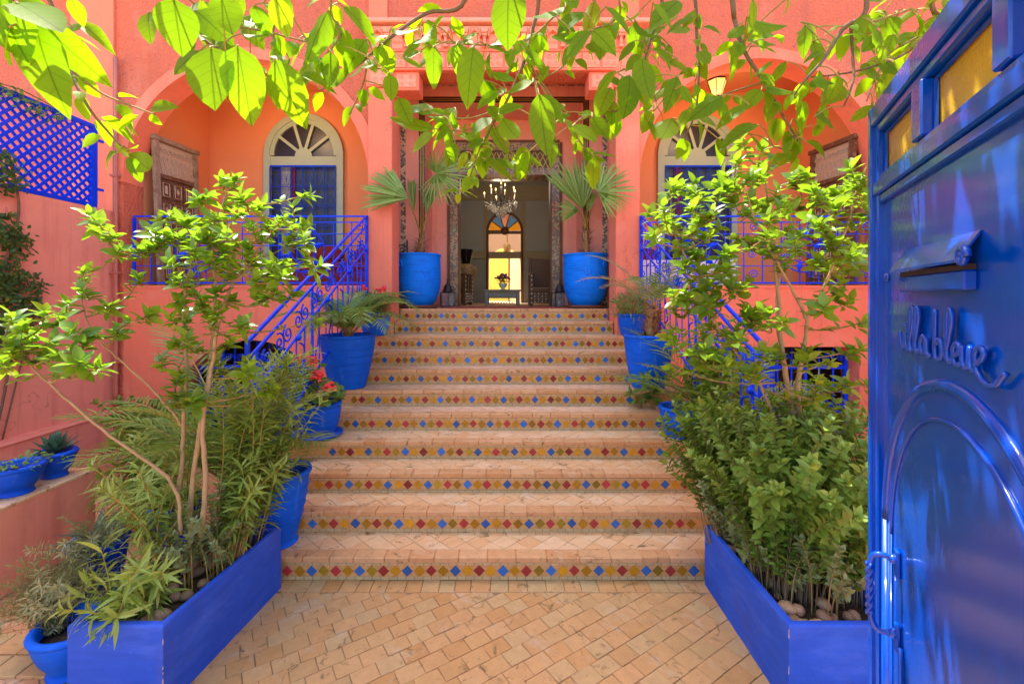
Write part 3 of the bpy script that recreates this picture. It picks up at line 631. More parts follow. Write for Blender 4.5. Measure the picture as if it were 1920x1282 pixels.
MB().mm(DL-.029, DR+.029, 7.784, 8.015, 4.101, 4.22).build('door_frame', 'painted_frame', vi)
tp = MB().mm(DL-.028, DR+.028, 7.83, 7.9, 4.221, 4.519).build('transom_panel', 'wood_door', vi)
for k in range(17):
    for d in (-1,1):
        x = DL+.02+k*.095; MB().bar((x, 7.822+.004*d, 4.235), (x+.27*d*.5, 7.822+.004*d, 4.505), .012).build('lattice_bar', 'brass', tp)
# lobby
LY0, LY1 = 8.02, 12.0
w = MB()
for s in (-1,1): w.mm(min(s*2.4,s*2.5), max(s*2.4,s*2.5), LY0, LY1, ZT-.1, 5.6)
w.mm(DR+.2, 2.45, LY0+.001, LY0+.05, ZT, 5.6); w.mm(-2.45, DL-.2, LY0+.001, LY0+.05, ZT, 5.6); w.build('lobby_wall', 'tadelakt', vi)
MB().mm(-2.5, 2.5, LY0+.002, LY1+.2, 5.6, 5.75).build('lobby_ceiling', 'lobby_carved', vi)
w = MB(); w.mm(-2.5, -.42, LY1, LY1+.22, ZT-.1, 5.6); w.mm(.46, 2.5, LY1, LY1+.22, ZT-.1, 5.6); arch_over(w, .02, .44, 3.72, .48, 5.6, LY1, LY1+.22, 24); w.build('lobby_wall', 'tadelakt', vi)['label'] = 'back wall of the lobby'
bw_ = MB().mm(-2.4, 2.4, LY1-.03, LY1-.001, 3.0, 3.18).build('carved_band', 'lobby_carved', vi)
MB().mm(-2.4, 2.4, LY1-.031, LY1-.0011, 4.55, 4.95).build('carved_band', 'lobby_carved', vi)
for s in (-1,1):
    MB().mm(min(s*1.22,s*.56)+.02, max(s*1.22,s*.56)+.02, LY1-.02, LY1-.0012, 3.19, 4.54).build('grey_panel', 'lobby_panel', vi)
    MB().mm(min(s*.46,s*.56)+.02, max(s*.46,s*.56)+.02, LY1-.035, LY1-.0013, 3.19, 4.54).build('carved_band', 'lobby_carved', vi)
    MB().mm(min(s*1.22,s*1.36)+.02, max(s*1.22,s*1.36)+.02, LY1-.035, LY1-.0014, 3.19, 4.54).build('carved_band', 'lobby_carved', vi)
MB().mm(-2.39, 2.39, 8.9, 9.1, 4.32, 4.62).build('carved_beam', 'painted_header', vi)
for i in range(7):
    c = MB(); x = -.75+i*.25; c.tube([(x+.075*math.cos(a), 8.895, 4.47+.075*math.sin(a)) for a in [2*PI*q/16 for q in range(17)]], .012, 5); c.tube([(x+.04*math.cos(a), 8.892, 4.47+.04*math.sin(a)) for a in [2*PI*q/12 for q in range(13)]], .008, 5); c.build('medallion', 'brass', vi)
w = MB(); pts = [(.02-.46*math.cos(PI*i/20), 3.72+.50*math.sin(PI*i/20)) for i in range(21)]
w.tube([(-.44, LY1-.03, ZT)] + [(a, LY1-.03, b_) for a, b_ in pts] + [(.48, LY1-.03, ZT)], .035, 6); w.mm(-.42,.46, LY1+.02, LY1+.07, 3.66, 3.74); w.build('arched_door_frame', 'wood_door', vi)
for i, c in enumerate(('glass_yellow','glass_blue','glass_pink','glass_blue','glass_yellow')):
    a0, a1 = PI*i/5+.03, PI*(i+1)/5-.03
    poly = [(.02-.10*math.cos(a0), 3.745+.10*math.sin(a0))] + [(.02-.42*math.cos(a0+(a1-a0)*q/5), 3.745+.44*math.sin(a0+(a1-a0)*q/5)) for q in range(6)] + [(.02-.10*math.cos(a1), 3.745+.10*math.sin(a1))]
    MB().xz(poly, LY1+.04, LY1+.05).build('stained_pane', c, vi)
    MB().bar((.02-.08*math.cos(a0-.03), LY1+.045, 3.745+.08*math.sin(a0-.03)), (.02-.44*math.cos(a0-.03), LY1+.045, 3.745+.46*math.sin(a0-.03)), .03).build('glazing_bar', 'wood_door', vi)
MB().lathe([(.11,-.03),(.11,.03)], 16).build('fan_hub', 'wood_door', vi, (.02, LY1+.045, 3.745)).rotation_euler = (PI/2,0,0)
# sunlit patio behind
w = MB(); w.mm(-3, -.47, 14, 14.2, 1.7, 6.5); w.mm(.51, 3, 14, 14.2, 1.7, 6.5); arch_over(w, .02, .49, 3.0, .49, 6.5, 14, 14.2, 20); w.build('patio_wall', 'cream_wall', vi)
w = MB(); w.mm(-3, 3, 18.4, 18.6, 1.7, 5.0); w.mm(-3.1, -3, 14, 18.4, 1.7, 5.0); w.build('patio_wall', 'yellow_wall', vi)
MB().mm(.9, 1.0, 14.21, 18.4, 1.7, 5.0).build('patio_wall', 'cream_wall', vi)
MB().mm(.19, 1.2, 15.6, 15.7, 1.8, 5.0).build('patio_wall', 'cream_wall', vi)
MB().mm(.14, .19, 14.4, 14.46, 1.82, 3.6).build('patio_post', 'wood_door', vi)
# terrace floor, roof and side walls
MB().mm(-2.6, 2.6, 6.72, 20, ZT-.15, ZT-.004).build('terrace_floor', 'tread_paving', vi)
MB().mm(-12, 12, YF+.345, 11.9, H-.25, H-.01).build('roof', 'plaster_pink', vi)
w = MB(); w.mm(-12, -11.8, YF+.345, 12.2, 0, H-.26); w.mm(11.8, 12, YF+.345, 12.2, 0, H-.26); w.build('wall', 'plaster_pink', vi)
# basement gates: blue grilles
def grille(x0, x1, z1, y, arch):
    g = MB().mm(x0, x0+.05, y-.02, y+.02, .02, z1 if not arch else .7).build('basement_gate', 'blue_iron', vi); g['label'] = 'blue iron gate in the basement opening'
    MB().mm(x1-.05, x1, y-.02, y+.02, .02, z1 if not arch else .7).build('gate_post', 'blue_iron', g); xm = (x0+x1)/2
    for zz in (.06, .35, .98): MB().mm(x0+.05, x1-.05, y-.015, y+.015, zz, zz+.05).build('rail', 'blue_iron', g)
    n = 12
    for i in range(1, n):
        x = x0+(x1-x0)*i/n; zt_ = z1-.02 if not arch else .55+.83*math.sqrt(max(0, 1-((x-xm)/((x1-x0)/2))**2))
        MB().tube([(x, y, .08), (x, y, zt_)], .014 if i % 3 else .028, 6).build('bar', 'blue_iron', g)
        [MB().tube(spiral((x+.09, y-.02, zz),(1,0,0),(0,0,sg),rr,1.6,18), .009, 5).build('scroll', 'blue_iron', g) for zz, sg, rr in ((.70,1,.07),(.50,-1,.07),(1.14,1,.06)) if not (arch and zz > 1 and abs(x+.09-xm) > .45)]
    MB().mm(xm-.14, xm+.14, y-.03, y-.022, .1, .95).build('gate_panel', 'blue_iron', g)
grille(-4.42, -2.48, 1.36, YF+.2, True); grille(2.47, 4.81, 1.29, YF+.2, False)
# arched windows of the loggias
heart = MB()
hw, hh = .092, .175
for a in (-1,1):
    heart.tube(smooth_path([(0,0,-hh*.95),(a*.05,0,-hh*.45),(a*.068,0,0),(a*.05,0,hh*.28),(a*.022,0,hh*.22),(a*.02,0,hh*.08),(a*.036,0,hh*.06)],3), .0032, 4)
    heart.tube(spiral((a*.045,0,hh*.75),(a,0,0),(0,0,1),.036,1.4,12,PI), .0030, 4); heart.tube(spiral((a*.05,0,-hh*.82),(a,0,0),(0,0,-1),.03,1.3,10,PI), .0030, 4)
heart.tube([(0,0,-hh*.55),(0,0,hh*.05)], .007, 4); heart.tube([(-.022,0,-hh*.2),(.022,0,-hh*.2)], .007, 4)
hm = heart.mesh('scroll'); hm.materials.append(M['blue_grille'])
for s in (-1,1):
    wx = -3.48 if s < 0 else 3.36; y = YB-.05; r = .69; zs = 4.44
    wn = MB()
    for i in range(32):
        a0, a1 = PI*i/32, PI*(i+1)/32; q = lambda r_, a, yy: (wx-r_*math.cos(a), yy, zs+r_*1.06*math.sin(a))
        for ra, rb, yy in ((r-.10, r, y-.02), (r-.17, r-.10, y)):
            wn.add([q(ra,a0,yy),q(ra,a1,yy),q(rb,a1,yy),q(rb,a0,yy)], [(0,1,2,3)]); wn.add([q(ra,a0,yy),q(ra,a1,yy),q(ra,a1,YB+.06),q(ra,a0,YB+.06)], [(3,2,1,0)], True); wn.add([q(rb,a0,yy),q(rb,a1,yy),q(rb,a1,YB+.06),q(rb,a0,YB+.06)], [(0,1,2,3)], True)
    for d in (-1,1): wn.mm(min(wx+d*(r-.12),wx+d*r), max(wx+d*(r-.12),wx+d*r), y-.02, YB+.05, 2.35, zs)
    wn.mm(wx-r+.121, wx+r-.121, y-.01, YB+.05, zs-.18, zs-.02); wn.mm(wx-r+.121, wx+r-.121, y-.012, YB+.05, 2.35, 2.52)
    fo = wn.build('window', 'frame_green', vi); fo['label'] = 'round-headed window with pale green frame and fanlight'
    for i in range(4):
        a = PI*(i+1)/5; MB().bar((wx-.1*math.cos(a), y+.01, zs+.1*math.sin(a)), (wx-(r-.15)*math.cos(a), y+.01, zs+(r-.15)*1.06*math.sin(a)), .04, .05).build('fan_bar', 'frame_green', fo)
    c = MB(); c.xz([(wx-.15*math.cos(PI*i/12), zs-.02+.15*math.sin(PI*i/12)) for i in range(13)], y-.012, y+.03); c.build('fan_hub', 'frame_green', fo)
    c = MB(); c.xz([(wx-(r-.14)*math.cos(PI*i/20), zs-.02+(r-.14)*1.06*math.sin(PI*i/20)) for i in range(21)], y+.035, y+.045); c.build('pane', 'dark_glass', fo)
    MB().mm(wx-r+.12, wx+r-.12, y+.036, y+.046, 2.5, zs-.18).build('pane', 'dark_glass', fo)
    if s < 0: MB().mm(wx-.40, wx-.24, y+.02, y+.034, 2.55, zs-.19).build('curtain', 'lobby_panel', fo); MB().mm(wx-.21, wx-.15, y+.012, y+.033, 2.55, zs-.19).build('curtain', 'red_cushion', fo)
    else: MB().mm(wx-.40, wx-.28, y+.02, y+.034, 2.55, zs-.19).build('curtain', 'red_cushion', fo)
    x0, x1, z0, z1 = wx-r+.125, wx+r-.125, 2.53, zs-.185
    gr = MB().mm(x0, x1, y-.05, y-.03, z1-.022, z1).build('window_grille', 'blue_iron', vi)
    nx, nz = 6, 5
    for i in range(nx+1): x = x0+(x1-x0)*i/nx; MB().mm(x-.006, x+.006, y-.048, y-.032, z0, z1-.023).build('bar', 'blue_grille', gr)
    for j in range(nz+1): z = z0+(z1-z0-.03)*j/nz; MB().mm(x0, x1, y-.0475, y-.0325, z-.004, z+.004).build('bar', 'blue_grille', gr)
    for i in range(nx):
        for j in range(nz): inst('scroll', hm, gr, Matrix.Translation((x0+(x1-x0)*(i+.5)/nx, y-.04, z0+(z1-z0-.03)*(j+.5)/nz)))
fixloc(vi)

# ---------------------------------------------------------------- courtyard walls
bw = thing('garden_wall', 'tall salmon pink side wall under the blue lattice', 'wall', (-5.4, 4, 0))
MB().mm(-5.55, -5.28, -2, YF-.032, 0, 3.14).build('wall', 'plaster_wall', bw); MB().mm(-5.2805, -5.10, -2, YF-.034, 0, .46).build('plinth', 'plaster_wall', bw); MB().cbox(-5.29, -5.08, -2, YF-.033, .461, .49, .01).build('ledge', 'plaster_wall', bw)
fixloc(bw)
rw = thing('garden_wall', 'pink side wall of the courtyard behind the open gate', 'wall', (5.4, 4, 0))
MB().mm(5.28, 5.55, -2, YF-.032, 0, 4.2).build('wall', 'plaster_wall', rw); MB().cbox(5.26, 5.57, -2, YF-.033, 4.2, 4.26, .012).build('coping', 'plaster_wall', rw); fixloc(rw)
lw = thing('low_wall', 'low pink planter wall with a tiled top at the left edge', 'wall', (-3.42, 3, 0))
MB().mm(-3.66, -3.33, 1.4, 3.66, 0, .575).build('wall', 'plaster_wall', lw)
x = 1.4
while x < 3.6: MB().cbox(-3.668, -3.325, x+.002, min(x+.19, 3.665), .5755, .60, .004).build('coping_tile', 'step_terracotta', lw); x += .192
fixloc(lw)
# ================================================================ IRONWORK
def balcony(s):
    side = 'left' if s < 0 else 'right'
    e = thing('balcony_railing', f'blue wrought iron railing along the front of the {side} loggia', 'railing', (s*3.5, YF+.1, ZL), group='loggia railings')
    y = YF+.10; x0, x1 = (-5.12, -1.85) if s < 0 else (1.76, 5.12); z0, z1 = ZL+.03, 3.11
    for z, h in ((z1-.022,.022),(z1-.10,.014),(z0+.68,.010),(z0+.52,.011),(z0+.24,.010),(z0,.022)): MB().mm(x0, x1, y-.009, y+.009, z, z+h).build('rail', 'blue_iron', e)
    for x in (x0, x1-.03): MB().mm(x, x+.03, y-.016, y+.016, ZL, z1-.031).build('post', 'blue_iron', e)
    n = 13
    for i in range(1, n):
        x = x0+(x1-x0)*i/n; tw = MB(); tw.tube([(x,y,z0+.022),(x,y,z1-.10)], .008, 4); tw.build('baluster', 'blue_iron', e)
    for i in range(n):
        xm = x0+(x1-x0)*(i+.5)/n; yy = y-.016
        if i % 3 == 0:
            MB().tube(spiral((xm, yy, z0+.78),(1,0,0),(0,0,1),.065,1.5,18), .007, 5).build('scroll', 'blue_iron', e); MB().tube(spiral((xm, yy, z0+.13),(-1,0,0),(0,0,1),.065,1.5,18), .007, 5).build('scroll', 'blue_iron', e)
            MB().tube(spiral((xm-.03, yy, z0+.41),(1,0,0),(0,0,-1),.055,1.4,16), .007, 5).build('scroll', 'blue_iron', e)
    for xc in (x0+.9, x0+2.35):     # large rosettes: ring, S scrolls and leaves
        for r in (.30, .17): MB().tube([(xc+r*math.cos(a), y-.02, z0+.46+r*math.sin(a)) for a in [2*PI*q/28 for q in range(29)]], .009, 5).build('ring', 'blue_iron', e)
        for q in range(6):
            a = q*PI/3+.3; c = Vector((xc+.17*math.cos(a), y-.03, z0+.46+.17*math.sin(a))); d = Vector((math.cos(a),0,math.sin(a))); u = Vector((-math.sin(a),0,math.cos(a)))
            MB().add([c-d*.02, c+d*.05+u*.045, c+d*.14, c+d*.05-u*.045, c+d*.06-Vector((0,.03,0))], [(0,1,4),(1,2,4),(2,3,4),(3,0,4),(0,3,2,1)]).build('iron_leaf', 'blue_iron', e)
    fixloc(e)
balcony(-1); balcony(1)
def stair_rail(s):
    side = 'left' if s < 0 else 'right'
    e = thing('stair_railing', f'sloping blue wrought iron handrail with scrolls up the {side} side of the stairs', 'railing', (s*1.84, 4.5, .7), group='stair railings')
    X = s*1.84; zr = lambda D: 3.11-.5*(YF-D); D0, D1 = 3.22, YF-.08
    for dz, r in ((0,.013),(-.13,.011),(-.42,.010),(-1.0,.010)): MB().bar((X, D0, zr(D0)+dz), (X, D1, zr(D1)+dz), r*1.6, r*2).build('rail', 'blue_iron', e)
    MB().mm(X-.013, X+.013, D0-.013, D0+.013, STEP_R, zr(D0)).build('post', 'blue_iron', e); MB().mm(X-.018, X+.018, D1-.02, D1+.02, STEP_R*9, zr(D1)).build('post', 'blue_iron', e)
    for n in range(1, 10):
        D = DN(n)+.15; zb = STEP_R*n
        if n % 3 == 1: MB().tube([(X, D, zb), (X, D, zr(D)-.14)], .014, 6).build('post', 'blue_iron', e)
        for k in (0, .165):
            Dk = D+k
            if Dk < D1-.05: MB().tube([(X, Dk, zr(Dk)-.99), (X, Dk, zr(Dk)-.43)], .007, 4).build('baluster', 'blue_iron', e)
        c = Vector((X-s*.012, D+.08, zr(D+.08)-.275)); t_ = Vector((0,.894,.447)); u = Vector((0,-.447,.894))
        for sg in (1,-1): MB().tube(spiral(c+t_*.075*sg, t_*sg, u, .085, 1.6, 20, PI/2), .008, 5).build('scroll', 'blue_iron', e)
        c2 = Vector((X-s*.012, D+.08, zr(D+.08)-.71))
        MB().tube(smooth_path([c2+t_*.05+u*.2, c2+t_*.11+u*.12, c2+t_*.03, c2-t_*.09-u*.1, c2-t_*.03-u*.2], 4), .008, 5).build('scroll', 'blue_iron', e)
        if n % 2: MB().ball((X-s*.02, D, zr(D)-.42), .028, 8, 6).build('knob', 'blue_iron', e)
    fixloc(e)
stair_rail(-1); stair_rail(1)
# lattice over the garden wall
e = thing('lattice_screen', 'royal blue diamond lattice screen on top of the left garden wall', 'lattice', (-5.3, 5, 3.14))
ly0, ly1, lz0, lz1, lx = 3.3, 5.86, 3.15, 4.22, -5.33
for a in ((ly0, ly1, lz0, lz0+.05), (ly0, ly1, lz1-.05, lz1)): MB().mm(lx-.025, lx+.025, *a).build('frame', 'blue_iron', e)
MB().mm(lx-.026, lx+.026, ly1-.07, ly1+.003, lz0+.051, lz1-.051).build('frame', 'blue_iron', e); MB().mm(lx-.026, lx+.026, ly0, ly0+.05, lz0+.051, lz1-.051).build('frame', 'blue_iron', e)
sp = .118; hgt = lz1-lz0-.08
for d, xx in ((1, lx+.011), (-1, lx-.011)):
    k = -10
    while k < 40:
        y = ly0 + k*sp; a = (y, lz0+.04); b_ = (y+hgt, lz1-.04); k += 1
        if b_[0] < ly0+.03 or a[0] > ly1-.03: continue
        if a[0] < ly0+.02: a = (ly0+.02, a[1]+ly0+.02-a[0])
        if b_[0] > ly1-.02: b_ = (ly1-.02, b_[1]-(b_[0]-ly1+.02))
        za, zb = (a[1], b_[1]) if d > 0 else (lz0+lz1-a[1], lz0+lz1-b_[1])
        MB().bar((xx, a[0], za), (xx, b_[0], zb), .034, .012, (1,0,0)).build('slat', 'blue_iron', e)
for z in (3.38, 4.02): MB().mm(lx, lx+.03, ly1, ly1+.09, z, z+.03).build('hinge', 'blue_iron', e)
fixloc(e)
e = thing('drain_pipe', 'thin pink drain pipe down the left corner of the courtyard', 'pipe', (-5.2, 6.0, 0))
MB().tube(smooth_path([(-5.2,6.02,5.2),(-5.2,6.02,2.2),(-5.2,6.02,.72),(-5.17,5.98,.62),(-5.04,5.9,.52),(-5.0,5.88,.40),(-5.0,5.88,.02)],4), .022, 8).build('pipe', 'pipe_pink', e)
MB().tube(smooth_path([(-5.24,6.03,5.2),(-5.24,6.03,2.2),(-5.24,6.03,.5)],4), .014, 6).build('cable', 'pipe_pink', e)
for z in (1.1, 2.3, 3.6): MB().mm(-5.27, -5.17, 5.99, 6.075, z, z+.03).build('bracket', 'pipe_pink', e)
fixloc(e)

# ================================================================ OPEN GATE (local x runs along the leaf towards the camera, -y is the face we see)
gt = thing('entrance_gate', 'glossy royal blue metal gate standing open with amber glass panes', 'gate', (1.25, 1.5, 0), R(-117.4))
MB().mm(.001, 1.2, 0, .04, .03, 2.305).build('panel', 'blue_gate', gt)
MB().cbox(0, .035, -.028, .045, .02, 2.62, .004).build('stile', 'blue_gate', gt); MB().cbox(.0352, .062, -.016, .0445, .025, 2.60, .004).build('stile', 'blue_gate', gt)
MB().cbox(1.13, 1.21, -.028, .045, .02, 2.62, .004).build('stile', 'blue_gate', gt)
MB().cbox(.0351, 1.13, -.027, .045, 2.555, 2.62, .005).build('rail', 'blue_gate', gt); MB().cbox(.0621, 1.13, -.016, .044, 2.53, 2.5545, .004).build('rail', 'blue_gate', gt)
MB().cbox(.0351, 1.13, -.024, .045, 2.325, 2.37, .005).build('rail', 'blue_gate', gt); MB().cbox(.0621, 1.13, -.014, .044, 2.298, 2.3245, .004).build('rail', 'blue_gate', gt); MB().cbox(.0621, 1.13, -.014, .044, 2.3705, 2.39, .004).build('rail', 'blue_gate', gt)
MB().cbox(.0621, 1.13, -.02, .044, .03, .12, .004).build('rail', 'blue_gate', gt)
for a, b_ in ((.40,.47),(.81,.87)): MB().cbox(a, b_, -.022, .044, 2.3905, 2.5295, .004).build('glazing_bar', 'blue_gate', gt)
for a, b_ in ((.0625,.40),(.47,.81),(.87,1.13)):
    MB().mm(a, b_, .012, .02, 2.391, 2.529).build('pane', 'amber_glass', gt)
    MB().tube([(a+.006,.006,2.397),(b_-.006,.006,2.397),(b_-.006,.006,2.523),(a+.006,.006,2.523),(a+.006,.006,2.397)], .006, 4).build('bead', 'blue_gate', gt)
am_ = [(.095,-.004,.2),(.095,-.004,.7),(.095,-.004,1.30)] + [(.59-.495*math.cos(PI*i/30), -.004, 1.30+.50*math.sin(PI*i/30)) for i in range(31)] + [(1.085,-.004,.7),(1.085,-.004,.2)]
MB().tube([(p_[0], .003, p_[2]) for p_ in am_], .016, 10).build('arch_moulding', 'blue_gate', gt)
MB().tube([(.155,-.002,.25),(.155,-.002,.7),(.155,-.002,1.28)] + [(.59-.435*math.cos(PI*i/30), -.002, 1.28+.44*math.sin(PI*i/30)) for i in range(31)] + [(1.025,-.002,.7),(1.025,-.002,.25)], .006, 6).build('arch_bead', 'blue_gate', gt)
lb = thing  # letter slot with a sloping flap
sl = MB().cbox(.30, .70, -.022, .001, 2.012, 2.052, .004).build('letter_slot', 'blue_gate', gt)
MB().add([(.285,-.002,2.128),(.715,-.002,2.128),(.720,-.036,2.072),(.280,-.036,2.072),(.285,-.002,2.120),(.715,-.002,2.120),(.720,-.036,2.066),(.280,-.036,2.066)], [(0,1,2,3),(7,6,5,4),(0,3,7,4),(1,5,6,2),(3,2,6,7),(0,4,5,1)]).build('flap', 'blue_gate', sl)
MB().mm(.305, .695, -.020, -.001, 2.0525, 2.064).build('slot_shade_strip', 'slot_shade', sl)  # solid dark strip: shade of the slot put into its colour
MB().tube(spiral((.738,-.035,2.075),(1,0,0),(0,0,1),.020,1.4,18), .007, 8).build('curl', 'blue_gate', sl); MB().tube(spiral((.272,-.04,2.05),(1,0,0),(0,0,1),.012,1.2,10), .006, 6).build('curl', 'blue_gate', sl)
# raised handwritten lettering: villa bleue
ell = lambda x: [(x,.25),(x+.30,1.3),(x+.42,2.2),(x+.32,2.65),(x+.14,2.4),(x+.10,1.3),(x+.14,.35),(x+.28,.02),(x+.46,.22)]
eee = lambda x: [(x,.35),(x+.36,.62),(x+.40,.92),(x+.22,1.06),(x+.04,.75),(x+.06,.25),(x+.26,.0),(x+.50,.18)]
letters = [ [[(0,1.0),(.10,.55),(.28,.0),(.44,.55),(.50,1.0)]],
            [[(.62,.95),(.64,.35),(.76,.0),(.92,.2)], [(.64,1.45),(.68,1.55)]],
            [ell(.92)], [ell(1.42)],
            [[(2.45,.9),(2.2,1.05),(2.0,.6),(2.12,.08),(2.36,.2),(2.5,.95),(2.52,.3),(2.66,.0),(2.80,.12)]],
            [[(3.2,2.6),(3.16,1.3),(3.18,.25),(3.36,-.02),(3.64,.25),(3.62,.85),(3.42,1.05),(3.22,.75)]],
            [[(a+2.95,b_) for a, b_ in ell(.92)]],
            [eee(4.38)], [[(4.92,1.0),(4.94,.35),(5.08,.0),(5.30,.3),(5.34,1.0),(5.36,.3),(5.48,.0),(5.58,.12)]],
            [[(5.58,.2),(5.98,.62),(6.04,.95),(5.84,1.08),(5.64,.75),(5.68,.15),(5.92,-.25),(6.25,-.42),(6.6,-.30),(6.85,.05),(7.0,.28)]] ]
for lt in letters:
    w = MB()
    for stroke in lt: w.tube(smooth_path([(.27+a*.080, -.011, 1.855+b_*.044) for a, b_ in stroke], 4), .0056, 8)
    w.build('letter', 'blue_gate', gt)
# twisted pull handle on this side, its fellow beyond the edge
hd = MB(); x, z0, z1 = .225, 1.02, 1.235; path = smooth_path([(x,0,z1),(x-.005,-.045,z1+.004),(x-.012,-.062,z1-.02),(x-.012,-.068,(z0+z1)/2),(x-.012,-.062,z0+.02),(x-.005,-.045,z0-.004),(x,0,z0)], 5)
hd.tube(path, .0085, 8); ho = hd.build('handle', 'blue_gate', gt)
for ph in range(3):
    MB().tube([(x-.012+.007*math.cos(ph*2.1+q*.55), -.067+.007*math.sin(ph*2.1+q*.55), z0+.03+(z1-z0-.06)*q/24) for q in range(25)], .0048, 5).build('twist', 'blue_gate', ho)
for z in (z0, z1): MB().cbox(x-.014, x+.014, -.012, .0, z-.05, z+.03, .004).build('handle_plate', 'blue_gate', ho); MB().ball((x, -.014, z), .014, 8, 6).build('rivet', 'blue_gate', ho)
hb = MB(); hb.tube(smooth_path([(.012,.046,1.262),(-.055,.052,1.266),(-.068,.052,1.25),(-.068,.052,1.11),(-.055,.052,1.095),(.012,.046,1.098)],3), .0085, 7); ob = hb.build('handle', 'blue_gate', gt); MB().cbox(-.004, .03, .0455, .052, 1.075, 1.285, .002).build('handle_plate', 'blue_gate', ob)
MB().cbox(-.006, .004, -.01, .03, .985, 1.06, .002).build('lock_plate', 'brass', gt)
MB().tube([(x+.03,-.006,1.0),(x+.035,-.008,.6),(x+.05,-.008,.12)], .006, 6).build('bolt_rod', 'blue_gate', gt)
for z in (.5, 1.3, 2.2): MB().tube([(1.215,.02,z-.05),(1.215,.02,z+.05)], .014, 8).build('hinge', 'blue_gate', gt)

# ================================================================ ANTIQUE DOORS leaning in the loggias
def antique(s):
    side = 'left' if s < 0 else 'right'
    lab = 'weathered carved wooden door with a pale frame leaning in the left loggia' if s < 0 else 'dark carved wooden door with a latticed top leaning in the right loggia'
    e = thing('antique_door', lab, 'door', (s*5.02, 6.95, ZL), 0, 'antique doors'); W, Hh = .92, 2.12
    root = e; root.rotation_euler = (0, s*R(3.0), R(90)*(-s) )
    # local x = across (0 centre), -y faces the courtyard
    fm = 'wood_frame' if s < 0 else 'wood_old'
    for a, b_ in ((-W/2,-W/2+.10),(W/2-.10,W/2)): MB().cbox(a, b_, -.05, .0, 0, Hh, .006).build('jamb', fm, e)
    MB().cbox(-W/2-.03, W/2+.03, -.065, 0, Hh, Hh+.07, .008).build('lintel', fm, e); MB().cbox(-W/2+.1, W/2-.1, -.04, 0, Hh-.52, Hh-.46, .005).build('rail', 'wood_old', e)
    MB().mm(-W/2+.1, W/2-.1, -.012, -.002, 0, Hh-.001).build('board', 'wood_old', e)
    tp = MB().mm(-W/2+.1, W/2-.1, -.018, -.0125, Hh-.455, Hh-.002).build('carved_top', 'wood_inlay', e)
    for k in range(8):
        x = -W/2+.13+k*.0925
        c = MB(); c.tube(spiral((x,-.026,Hh-.12),(1,0,0),(0,0,1),.045,1.4,14), .007, 4); c.build('carving', 'wood_inlay', tp)
        for d in (-1,1): MB().bar((x-.04*d,-.024+.003*d,Hh-.44), (x+.04*d,-.024+.003*d,Hh-.20), .012).build('lattice_bar', 'wood_inlay', tp)
    for r_ in range(5):
        for c_ in range(3):
            xc = -.24+c_*.24; zc = Hh-.68-r_*.30
            pn = MB().cbox(xc-.10, xc+.10, -.03, -.0121, zc-.13, zc+.13, .01).build('panel', 'wood_old', e)
            q = MB(); q.tube([(xc-.065,-.033,zc-.095),(xc+.065,-.033,zc-.095),(xc+.065,-.033,zc+.095),(xc-.065,-.033,zc+.095),(xc-.065,-.033,zc-.095)], .007, 4, False); q.build('inlay', 'wood_inlay', pn)
            q = MB(); (q.xz([(xc,zc-.05),(xc+.035,zc),(xc,zc+.05),(xc-.035,zc)], -.037, -.03) if (r_+c_) % 2 else q.cbox(xc-.028, xc+.028, -.037, -.03, zc-.06, zc+.06, .004)); q.build('inlay', 'wood_inlay', pn)
antique(-1); antique(1)

# ================================================================ LOGGIA FURNITURE AND LAMPS
e = thing('daybed', 'low dark red cushioned daybed under the left loggia window', 'daybed', (-2.75, 7.4, ZL))
MB().cbox(-3.5, -1.95, 7.05, 7.75, ZL, ZL+.26, .02).build('base', 'red_cushion', e); MB().cbox(-3.5, -1.95, 7.03, 7.74, ZL+.262, ZL+.40, .04).build('seat_cushion', 'red_cushion', e)
for x in (-3.0, -2.25): MB().ball((x, 7.58, ZL+.54), .3, 14, 8, (1.0,.35,.6)).build('back_cushion', 'red_cushion', e)
fixloc(e)
e = thing('bench', 'white covered bench with a red cushion under the right loggia window', 'bench', (2.8, 7.3, ZL))
MB().cbox(2.0, 3.6, 6.95, 7.7, ZL, ZL+.42, .03).build('cover', 'white_cloth', e); MB().ball((2.35, 7.5, ZL+.52), .28, 14, 8, (1.0,.4,.5)).build('cushion', 'red_cushion', e); MB().ball((3.1, 7.5, ZL+.52), .28, 14, 8, (1.0,.4,.5)).build('cushion', 'red_cushion', e); fixloc(e)
def ceiling_lamp(x, label):
    e = thing('ceiling_lantern', label, 'lamp', (x, 7.0, 5.2), 0, 'loggia lanterns')
    MB().tube([(0,0,.36),(0,0,.2)], .008, 6).build('chain', 'dark_iron', e); MB().lathe([(.02,.22),(.10,.19),(.15,.155),(.155,.14)], 6).build('cap', 'dark_iron', e)
    MB().lathe([(.145,.138),(.065,-.10)], 6).build('glass', 'lamp_glass', e); MB().lathe([(.075,-.10),(.08,-.125),(.05,-.15),(.03,-.17),(.012,-.18)], 8).build('base', 'dark_iron', e)
    for k in range(6):
        a = 2*PI*k/6; MB().tube([(.148*math.cos(a),.148*math.sin(a),.14),(.069*math.cos(a),.069*math.sin(a),-.10)], .006, 4).build('rib', 'dark_iron', e)
    l = bpy.data.lights.new('lantern_light', 'POINT'); l.energy = 5; l.color = (1,.62,.28); l.shadow_soft_size = .12
    lo = bpy.data.objects.new('lantern_light', l); col.objects.link(lo); lo.parent = e; lo.location = (0, -.1, -.28)
ceiling_lamp(3.32, 'lit amber lantern hanging in the right loggia arch'); ceiling_lamp(-3.45, 'amber lantern hanging in the left loggia arch behind leaves')

